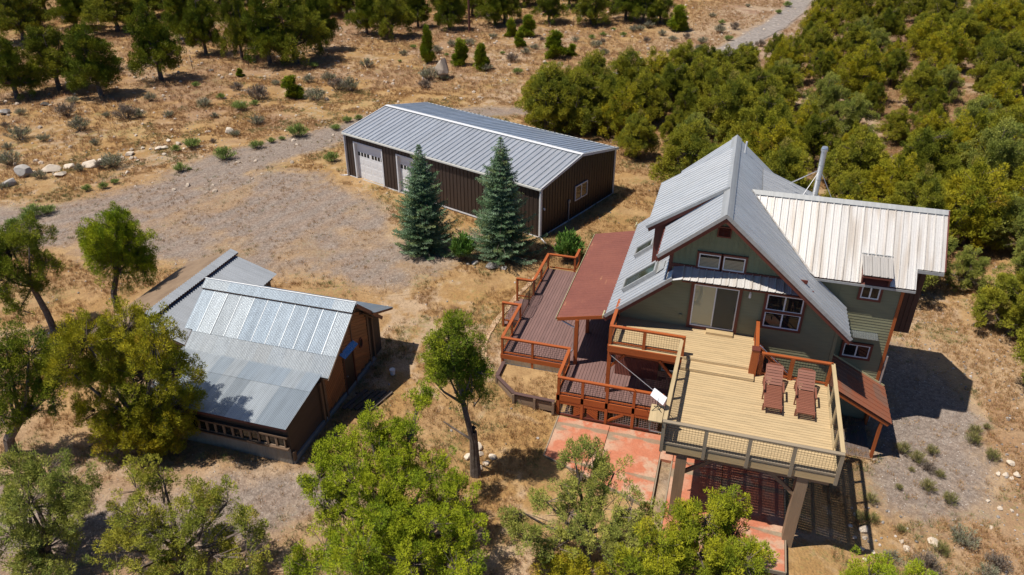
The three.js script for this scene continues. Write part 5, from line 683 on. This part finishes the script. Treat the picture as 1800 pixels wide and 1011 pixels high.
// shared forms for the stands behind: h = 5, crown radius about 2.3
function variantLobes(seed, k) { const r = rng(seed), L = [[.2 * (r() - .5), 3.95, .2 * (r() - .5), .75]]; for (let i = 0; i < 6; i++) { const a = i * 1.047 + r() * .7, q = 1.05 + .4 * r(); L.push([Math.cos(a) * q, 1.05 + r() * .9, Math.sin(a) * q, .8 + .35 * r()]); } for (let i = 0; i < 5; i++) { const a = i * 1.257 + r() * .8; L.push([Math.cos(a) * .72, 2.5 + r() * .8, Math.sin(a) * .72, .72 + .28 * r()]); } if (k) for (const l of L) { l[0] *= .7; l[2] *= .7; l[1] = l[1] * 1.0 + .15; l[3] *= .95; } return L; }
const farO = { clump: .2, sprigs: 100, spread: .36, grp: 6, L: .105, W: .018, per: 50, tall: 1.15, twigs: .3, dead: 34, trunk: .15 };
const forms = [0, 1, 2, 3, 4, 5, 6].map(i => juniperGeo({ seed: 300 + i, lobes: variantLobes(40 + i, i > 4), ...farO, dens: [1, .8, .95, .7, 1.05, .9, 1][i], cols: [JC, yel, drk.map((c, k) => mix3(c, JC[k], .5)), gry, JC, drk, drk][i].map(c => c.map(v => v * (i > 4 || i === 2 ? .78 : .95))), up: i > 4 ? .8 : .5 }));
const tr = rng(900);
function place(x, z, h, rad, form, label, group) { const g = forms[form]; const s = rad / 2.25; return treeThing('juniper_tree', label, g, [x, H(x, z) - .05, z], group, tr() * 6.28, [s * (.9 + .2 * tr()), h / 4.9, s * (.9 + .2 * tr())]); }
const lineLab = (x, f) => ({ 5: 'dark upright juniper', 2: 'dark broad juniper', 6: 'deep green upright juniper' })[f] + (x < -80 ? ' in the tree line above the red bank' : x < -46 ? ' in the tree line behind the sagebrush bank' : ' in the tree line around the utility pole');
const backLabel = (i, x) => i < 4 ? 'juniper standing on the red soil bank across the drive' : i === 25 || i === 26 ? 'multi stemmed juniper behind the far corner of the garage' : lineLab(x, [5, 2, 6, 5, 2][i % 5]);
BACK.forEach(([x, z, h, rad], i) => place(x, z, h * 1.06, rad * 1.22, i === 25 || i === 26 ? 0 : [5, 2, 6, 5, 2][i % 5], backLabel(i, x), i < 4 ? 'junipers on the red bank' : i === 25 || i === 26 ? 'junipers behind the garage' : 'tree line beyond the meadow'));
{ // the far wood beyond the tree line and the stand behind the house
  const r = rng(77), inside = (x, z, P) => { let c = false; for (let i = 0, j = P.length - 1; i < P.length; j = i++) { const [a, b] = P[i], [d, e] = P[j]; if ((b > z) !== (e > z) && x < (d - a) * (z - b) / (e - b) + a) c = !c; } return c; };
  const done = BACK.map(b => [b[0], b[1]]);
  SCREEN.forEach(([x, z, h, w], i) => { done.push([x, z]); const f = [0, 4, 1, 0, 2][i % 5]; place(x, z, h, w * 1.05, f, ['dense olive', 'yellowish', 'dark green', '', 'rounded olive'][f] + ' juniper screening the hidden bend of the gravel road', 'junipers at the bend of the gravel road'); });
  const POLY = [[-19.5, -33], [-17, -43], [-13, -50], [-8.5, -55.5], [-3, -57], [1.5, -67], [6, -80], [9, -95], [10, -122], [62, -122], [44, -60], [17, -8], [14.5, -4], [11.4, -9], [10, -13], [7.5, -15], [5, -13], [0, -12.5], [-3.5, -13], [-6, -21], [-10.5, -28.5]];
  const add = (P, bx, lim, sp, f) => { let n = 0; for (let k = 0; k < 12000 && n < lim; k++) { const x = lerp(bx[0], bx[1], r()), z = lerp(bx[2], bx[3], r()); if (P ? !inside(x, z, P) : z > -72 + (x < -58 ? (-58 - x) * .62 : 0)) continue; const d = Math.hypot(x + 2.8, z - 28.8), q = sp(d); if (lane(x, z, LANE) < 1.5 || fbm(x * .13 + 5, z * .13, 2, 131) < .27) continue; if (done.some(e => (e[0] - x) ** 2 + (e[1] - z) ** 2 < q * q)) continue; done.push([x, z]); n++; f(x, z, d); } return n; };
  const adj = ['dense olive juniper', 'yellowish juniper', 'dark green juniper', 'sparse grey green juniper', 'rounded olive juniper'], lab = (x, z, f) => adj[f] + (x + .3 * z < -22 ? ' in the thick stand between garage and road' : z > -24 ? ' in the thick stand just behind the house' : x > 10 ? ' in the thick stand beyond the house wing' : z > -48 ? ' in the middle of the thick stand behind the house' : ' in the thick stand near the gravel road');
  add(POLY, [-22, 64, -122, -4], 270, d => 2.5 + d * .014, (x, z, d) => { const s = .58 + .75 * r(); const f = [0, 1, 2, 3, 4, 0, 1][Math.floor(r() * 7)]; place(x, z, 4.4 * s + .5 * r(), 2.25 * s, f, lab(x, z, f), 'thick juniper stand behind the house'); });
  add(null, [-120, -24, -112, -50], 110, () => 4.1, (x, z) => { const s = .8 + .4 * r(); const f = [5, 2, 6][Math.floor(r() * 3)]; place(x, z, 5.2 * s, 2.2 * s, f, lineLab(x, f), 'tree line beyond the meadow'); });
}
// young conifers on the meadow
{ const g = [0, 1].map(i => { const r = rng(60 + i), L = []; for (let k = 0; k < 9; k++) { const y = .25 + k * .2, R = .42 * (1 - k / 11); const a = r() * 6.28; L.push([Math.cos(a) * .12, y, Math.sin(a) * .12, R]); } return juniperGeo({ seed: 70 + i, lobes: L, clump: .15, sprigs: 70, L: .13, W: .022, per: 130, spread: .14, grp: 4, trunk: .05, up: .9, dead: 0, cols: drk.map((c, k) => mix3(c, bri[k], .4)) }); });
  YOUNG.forEach(([x, z, h, rad], i) => { const t = treeThing('young_juniper', i === 9 ? 'round yellow green young juniper beside grey sagebrush near the drive' : i === 0 ? 'slim dark young juniper behind the pale boulder' : 'small cone shaped young juniper on the dry meadow', g[i % 2], [x, H(x, z) - .03, z], i === 9 || i === 0 ? null : 'young junipers on the meadow', i * 1.3, [rad / .5, h / 2.15, rad / .5]); void t; }); }
// ---------- blue spruces ----------
function spruceGeo(seed, h, R) {
  const r = rng(seed), g = new Leaves(), w = new Geo(); addTube(w, [0, -.2, 0], [0, h * .6, 0], .14, .07, 8, false); addTube(w, [0, h * .6, 0], [0, h * .985, 0], .07, .012, 6, false);
  const C = [[.18, .275, .15], [.23, .33, .205], [.13, .215, .10], [.24, .285, .11]]; const whorls = 40;
  for (let i = 0; i < whorls; i++) { const t = i / (whorls - 1), y = .22 + (h - .35) * Math.pow(t, .93), rad = R * (1 - t) ** .82 * (.72 + .5 * r()) + .07, nb = t > .9 ? 5 : 8 + Math.floor(r() * 3), a0 = r() * 6.28;
    for (let b = 0; b < nb; b++) { const a = a0 + b * 6.283 / nb + (r() - .5) * .4, len = rad * (.62 + .55 * r()) * (1 + .16 * Math.sin(a * 3 + i)), ca = Math.cos(a), sa = Math.sin(a), drop = .10 * len + .06, P = s => [ca * len * s, y - drop * Math.sin(s * 2.4) + s * s * s * .2 * len * .9, sa * len * s];
      addTube(w, P(0), P(.9), .018, .006, 3, false); const c0 = C[Math.floor(r() * 3)], c1 = C[Math.floor(r() * 4)];
      const nt = Math.max(4, Math.round(len * 19)); for (let k = 0; k < nt; k++) { const s = .18 + .84 * (k + r() * .6) / nt, p = P(Math.min(1, s)), side = k % 2 ? 1 : -1, tl = (.34 * (1 - s * .72) + .06) * Math.min(1, len * 1.1) * (.8 + .4 * r()); const dx = ca * .75 - sa * side * .85, dz = sa * .75 + ca * side * .85, D = unit([dx, -.12 + .2 * r(), dz]), c = mix3(c0, c1, r());
        const nn = Math.max(5, Math.round(tl * 60)); for (let q = 0; q < nn; q++) { const e = q / nn * tl, b0 = [p[0] + D[0] * e, p[1] + D[1] * e, p[2] + D[2] * e], v = dirU(r), dd = unit([D[0] * .8 + v[0] * .8, D[1] * .8 + v[1] * .7 + .3, D[2] * .8 + v[2] * .8]), m = .75 + .6 * r(); g.blade(b0, dd, dirU(r),   .095 + .04 * r(), .016, [c[0] * m, c[1] * m, c[2] * m]); } } } }
  return { crown: g.build(), trunk: w.build() };
}
treeThing('spruce_tree', 'dark blue green spruce in front of the second garage door', spruceGeo(11, 6.7, 1.8), [-19.5, H(-19.5, -8.9), -8.9]);
treeThing('spruce_tree', 'silvery blue spruce in front of the garage corner', spruceGeo(12, 7.4, 1.9), [-14.8, H(-14.8, -9.3), -9.3]);
// ---------- shrubs, grass clumps ----------
function shrubGeo(seed, cols, o = {}) { const r = rng(seed), g = new Leaves(), w = new Geo(), S = o.stems ?? 46; for (let i = 0; i < S; i++) { const a = r() * 6.28, rr = Math.sqrt(r()) * .95, tip = [Math.cos(a) * rr * .5, (o.h ?? .62) * (1 - .55 * rr * rr) * (.75 + .35 * r()), Math.sin(a) * rr * .5]; addTube(w, [tip[0] * .15, -.05, tip[2] * .15], tip, .008, .004, 3, false); const base = mix3(cols[Math.floor(r() * cols.length)], cols[0], .3); for (let k = 0; k < (o.n ?? 34); k++) { const s = .5 + .55 * r(), v = dirU(r), p = [tip[0] * s + v[0] * .06, tip[1] * s + v[1] * .05, tip[2] * s + v[2] * .06], d = unit([tip[0] * .8 + v[0] * .5, .8 + v[1] * .4, tip[2] * .8 + v[2] * .5]), m = .75 + .5 * r(); g.blade(p, d, v, (o.L ?? .075) * (.7 + .6 * r()), o.W ?? .011, base.map(c => c * m)); } } return { crown: g.build(), trunk: w.build() }; }
function shrubThing(name, label, cat, g, x, z, s, group, hy = 1) { const t = thing(name, label, cat, [x, H(x, z) - .01, z], (x * 7.3 + z * 3.1) % 6.28, group); part('stems', g.trunk, M.bark, t); part('foliage', g.crown, leafMat, t); t.scale.set(s, s * hy, s); return t; }
const sageC = [[.27, .27, .17], [.33, .31, .23], [.21, .235, .13], [.24, .19, .15]], greenC = [[.22, .30, .07], [.28, .33, .10], [.17, .24, .06]], strawC = [[.24, .22, .07], [.19, .21, .06], [.30, .25, .11]];
const sageG = [1, 2, 3, 4].map(i => shrubGeo(500 + i, i === 4 ? [[.22, .17, .13], [.19, .15, .12], [.25, .22, .17]] : sageC)), greenG = [1, 2].map(i => shrubGeo(520 + i, greenC, { L: .1 })), clG = [1, 2].map(i => shrubGeo(540 + i, strawC, { h: .6, L: .2, W: .008, n: 22, stems: 40 }));
SAGE.forEach(([x, z, d], i) => { const near = x > 3 && z > -2; shrubThing('sagebrush', near ? 'grey sagebrush on the stony slope right of the deck shadow' : z < -42 ? 'grey green sagebrush on the far dry meadow' : 'grey green sagebrush on the bank beside the drive', 'shrub', sageG[near ? 3 - (i % 2) * 3 : (i * 7) % 4], x, z, d * 1.05, near ? 'sagebrush by the scattered stones' : z < -42 ? 'meadow sagebrush' : 'bank sagebrush', .85); });
GREEN.forEach(([x, z, d], i) => shrubThing('green_bush', z < -42 ? 'small fresh green bush on the far meadow' : i === 18 ? 'round green bush at the left front corner of the garage' : i === 3 ? 'large fresh green bush among the white border rocks' : 'low green weed clump along the drive edge', 'bush', greenG[i % 2], x, z, d * 1.05, z < -42 ? 'green bushes on the meadow' : i === 18 || i === 3 ? null : 'green clumps along the drive', .8));
CLUMPS.forEach(([x, z, d], i) => shrubThing('grass_clump', 'upright straw green bunchgrass clump on the stony ground', 'grass', clG[i % 2], x, z, d * 1.15, 'bunchgrass right of the house', 1.1));
{ const bg = shrubGeo(560, [[.12, .24, .04], [.16, .27, .05], [.09, .18, .035]], { h: 1.0, L: .15, W: .016, n: 46, stems: 80 }); shrubThing('green_bush', 'bright green leafy bush between the two spruces', 'bush', bg, -16.9, -8.4, 1.5); shrubThing('green_bush', 'bright green leafy bush behind the far deck railing', 'bush', bg, -10.9, -9.9, 1.7); shrubThing('green_bush', 'greyish green bush beside the porch roof corner', 'bush', greenG[0], -9.6, -10.4, 1.3); }
// ---------- rocks ----------
function rockGeo(seed, flat = .6) { const g = new THREE.IcosahedronGeometry(.5, 3); const p = g.attributes.position, r = rng(seed), pl = Array.from({ length: 13 }, () => [dirU(r), .24 + .15 * r()]); for (let i = 0; i < p.count; i++) { let v = [p.getX(i), p.getY(i), p.getZ(i)]; for (const [n, d] of pl) { const q = v[0] * n[0] + v[1] * n[1] + v[2] * n[2]; if (q > d) v = v.map((x, k) => x - n[k] * (q - d)); } const k = 1 + .05 * (vn(v[0] * 9 + seed, v[1] * 9 + v[2] * 7, 3) - .5); p.setXYZ(i, v[0] * k, v[1] * k, v[2] * k); } g.computeVertexNormals(); return g; }
const ROCKT = colorTex(128, 128, (u, v) => { const k = .7 + .2 * tn(u, v, 6, 91) + .18 * tn(u, v, 32, 93); return [k, k * .97, k * .92]; });
const rg = [1, 2, 3, 4, 5, 6].map(i => rockGeo(i)), rockPale = std([.66, .58, .48], .95, { map: ROCKT }), rockGrey = std([.40, .38, .36], .95, { map: ROCKT }), rockDark = std([.12, .11, .10], .95, { map: ROCKT }), rockBig = std([.44, .37, .30], .95, { map: ROCKT });
function rock(x, z, w, hh, i, mat, label, group) { const m = new THREE.Mesh(rg[i % 6], mat); m.name = numbered('rock'); m.castShadow = m.receiveShadow = true; m.position.set(x, H(x, z) + w * hh * .28, z); m.rotation.set(.1 * (i % 3), i * 1.7, .08 * (i % 4)); m.scale.set(w * 1.15, w * hh * 1.3, w); scene.add(m); tag(m, label, 'rock', group); return m; }
ROCKS.forEach(([x, z, w, hh], i) => rock(x, z, w, hh, i, i < 2 ? rockGrey : rockPale, i === 0 ? 'tall pale grey boulder at the end of the white rock row' : i === 1 ? 'grey wedge shaped boulder next to the tall grey boulder' : i === 16 ? 'lone white rock with a small sagebrush on the bank' : 'whitish rock in the row along the bank', i < 2 || i === 16 ? null : 'rock row along the bank'));
ROCKS_R.forEach(([x, z, w, hh], i) => rock(x, z, w, hh, i, rockPale, i < 9 ? 'white stone lying on the slope far right of the house' : 'white stone in the rubble line by the deck shadow', i < 9 ? 'white stones on the slope' : 'rubble line stones'));
ROCKS_D.forEach(([x, z, w, hh], i) => rock(x, z, w, hh, i + 2, i === 1 ? rockGrey : rockDark, ['dark rock near the leaning juniper', 'flat grey rock on the red soil bank', 'dark rock by the fallen branches at the tree line'][i]));
{ const b = rock(-32.3, -45.2, 1.75, 1.3, 3, rockBig, 'big pale upright boulder on the dry meadow'); b.position.y = H(-32.3, -45.2) + .85; }
for (const [x, z, w, i] of [[-16.0, -8.1, .5, 1], [-14.9, -8.0, .85, 2], [-14.2, -8.0, .4, 4], [-16.4, -7.9, .3, 3]]) rock(x, z, w, .5, i, rockGrey, 'grey rock at the foot of the spruces', 'rocks under the spruces');
for (const [x, z, w, i] of [[-11.15, 6.9, .4, 1], [-10.75, 6.6, .3, 2], [-10.35, 7.0, .3, 4], [-10.5, 7.35, .28, 3], [-11.0, 6.3, .45, 5], [-10.2, 6.6, .35, 0]]) rock(x, z, w, .6, i, rockPale, 'pale rock piled around the lantern stump', 'rocks round the stump');
// ---------- stump with lantern, ornament, pole ----------
{ const x = -10.5, z = 7.75, y = H(x, z), t = thing('tree_stump', 'tall sawn juniper stump carrying a small lantern', 'stump', [x, y, z]); part('trunk', [tube([0, -.2, 0], [-.05, 1.2, 0], .19, .15, 10), tube([-.05, 1.2, 0], [-.08, 2.25, .02], .15, .13, 10)], M.bark, t); part('side_limb', [tube([-.06, 1.75, 0], [-.75, 2.0, -.1], .06, .045, 6), tube([-.75, 2.0, -.1], [-1.35, 2.35, -.1], .045, .025, 6)], M.bark, t);
  const l = thing('lantern', 'small black lantern on top of the stump', 'lantern', [x - .08, y + 2.25, z + .02]); part('base', tube([0, 0, 0], [0, .04, 0], .1, .1, 12), M.black, l); part('glass', tube([0, .04, 0], [0, .2, 0], .07, .07, 10), M.glass, l); part('cap', tube([0, .2, 0], [0, .3, 0], .1, .02, 12), M.black, l); part('hook', tube([0, .3, 0], [0, .42, 0], .008), M.black, l);
  const o = thing('wooden_ornament', 'yellow wooden ornament hanging beside the lantern', 'ornament', [x - .1, y + 2.62, z - .05]); const ym = std([.55, .36, .08], .6); part('wing', bar([-.22, .05, 0], [.25, -.06, .02], .09, .02), ym, o); part('wing', bar([-.1, -.02, -.12], [.18, .05, .14], .07, .02), ym, o); part('rod', tube([.02, -.3, 0], [.02, .0, 0], .008), M.black, o); }
{ const x = -37.06, z = -66.9, t = thing('utility_pole', 'dark red brown utility pole among the back trees', 'pole', [x, H(x, z), z]); part('pole', tube([0, -.3, 0], [0, 9, 0], .16, .12, 10), wood([.12, .045, .028], .8), t); part('crossarm', bar([-1, 8.4, .14], [1, 8.4, .14], .1, .12), wood([.12, .06, .04], .8), t); }
for (const [x, z] of [[-59.56, -40.92], [-63.94, -33.77], [-51.17, -50.57], [-54.27, -43.5], [-24.68, -72.85]]) { const t = thing('fence_post', 'thin rusty steel fence post standing on the dry meadow', 'post', [x, H(x, z), z], 0, 'steel fence posts on the meadow'); part('stake', bar([0, -.2, 0], [0, 1.35, 0], .05, .05), std([.10, .06, .045], .8), t); part('spade_tip', box(-.05, 1.2, -.01, .05, 1.3, .035), std([.4, .38, .34], .7), t); }
{ const x = -34.3, z = -44.6, t = thing('yard_hydrant', 'small white standpipe with orange cap by the boulder', 'hydrant', [x, H(x, z), z]); part('pipe', tube([0, -.1, 0], [0, .9, 0], .09, .08, 8), M.white, t); part('cap', tube([0, .9, 0], [0, 1.15, 0], .11, .05, 8), std([.6, .2, .03], .5), t); part('spout', tube([0, .75, 0], [-.2, .6, 0], .05, .04, 6), M.white, t); }
// ---------- uncounted ground cover ----------
function inst(name, geo, mat, list, label) { const m = new THREE.InstancedMesh(geo, mat, list.length); const q = new THREE.Matrix4(), e = new THREE.Euler(), Q = new THREE.Quaternion(), c = new THREE.Color(); list.forEach((a, i) => { q.compose(V(a[0], a[1], a[2]), Q.setFromEuler(e.set(a[4] || 0, a[3], a[5] || 0)), V(a[6], a[7], a[6])); m.setMatrixAt(i, q); m.setColorAt(i, c.setRGB(...a[8])); }); m.name = name; m.castShadow = m.receiveShadow = true; m.userData = { kind: 'stuff', label }; scene.add(m); return m; }
{ const r = rng(4242), g = new Leaves(); for (let k = 0; k < 16; k++) { const a = r() * 6.28, s = .15 + .75 * r(), d = unit([Math.cos(a) * s, 1, Math.sin(a) * s]), p = [Math.cos(a) * .04, -.01, Math.sin(a) * .04]; g.blade(p, d, dirU(r), .14 + .1 * r(), .006, [1, 1, 1].map(v => v * (.8 + .4 * r()))); }
  const gg = g.build(), st = [], far = [], blocked = (x, z) => (x > -8.4 && x < 2.9 && z > -9 && z < 9.1) || (x > -11.7 && x < -6 && z > -9 && z < .9) || (x > -30 && x < -17.5 && z > .9 && z < 9.6) || (() => { const u = x + 13.194, v = z + 12.171, c = Math.cos(.3567), s = Math.sin(.3567), lx = u * c + v * s, lz = -u * s + v * c; return lx > -17.2 && lx < .1 && lz > -8.9 && lz < .1; })();
  for (let k = 0; k < 420000 && st.length < 85000; k++) { const d = r(), x = lerp(-52, 14, r()), z = lerp(-40, 19, r()); if (blocked(x, z)) continue; const n = fbm(x * .45, z * .45 + 3, 3, 11), gs = gravelSD(x, z) + (n - .5) * 4; if (gs < .3 && r() > .12) continue; if (vn(x * .8, z * .8, 201) < .28 + .25 * d) continue; const gr = fbm(x * .6 + 9, z * .6, 3, 61) > .56 && r() < .5, t = r(); const pb = x > -11.4 && x < -8.6 && z > .9 && z < 3 && z - .9 < (x + 11.45) * .95 + 1.1; st.push([x, pb ? .355 : H(x, z) - .005, z, r() * 6.28, 0, 0, .5 + .7 * r(), .45 + .75 * r(), gr ? [.17, .19, .06] : mix3([.46, .29, .125], [.36, .21, .095], t)]); }
  inst('dry_grass', gg, leafMat2(), st, 'short dry grass tufts over the yard');
  for (let k = 0; k < 200000 && far.length < 45000; k++) { const x = lerp(-105, 20, r()), z = lerp(-100, -6, r()); if (x > NX0 + 2 && z > NZ0 + 2 && x < 16) continue; if (lane(x, z, LANE) < .4) continue; if (vn(x * .35, z * .35, 203) < .2 + .2 * r()) continue; far.push([x, H(x, z) - .02, z, r() * 6.28, 0, 0, 1.2 + 1.2 * r(), .9 + 1.1 * r(), mix3([.46, .295, .14], [.38, .23, .115], r())]); }
  inst('meadow_grass', gg, leafMat2(), far, 'dry brown grass of the far meadow');
  const peb = new THREE.IcosahedronGeometry(.5, 0), pl = []; const pm = std([1, 1, 1], .95);
  for (let k = 0; k < 260000 && pl.length < 26000; k++) { const x = lerp(-52, 14, r()), z = lerp(-40, 19, r()); if (blocked(x, z)) continue; const gs = gravelSD(x, z) + (fbm(x * .45, z * .45 + 3, 3, 11) - .5) * 4, bank = x < -34 && z > -34; if (gs > .2 && r() > (bank ? .07 : x > 4 ? .3 : .03)) continue; const s = gs < .2 ? .025 + .035 * r() : .04 + .12 * r() ** 3, t = r(); pl.push([x, H(x, z) + s * .15, z, r() * 6.28, r() * 3, r() * 3, s, s * .7, t < .3 ? [.52, .47, .42] : t < .7 ? [.30, .275, .25] : [.20, .18, .165]]); }
  inst('gravel', peb, pm, pl, 'loose gravel stones on the drive and paths');
  const far2 = []; for (let k = 0; k < 5200; k++) { const x = lerp(-75, 4, r()), z = lerp(-95, -12, r()); if (x > -34 && z > -36) continue; const s = .07 + .32 * r() ** 5; far2.push([x, H(x, z) + s * .1, z, r() * 6.28, r(), r(), s * 1.2, s * .8, mix3([.6, .5, .39], [.36, .29, .22], r())]); }
  inst('scattered_stones', peb, pm, far2, 'small pale stones strewn over the dry slope');
}
function leafMat2() { return new THREE.MeshStandardMaterial({ roughness: .9, side: THREE.DoubleSide, vertexColors: true }); }
renderer.render(scene, camera);
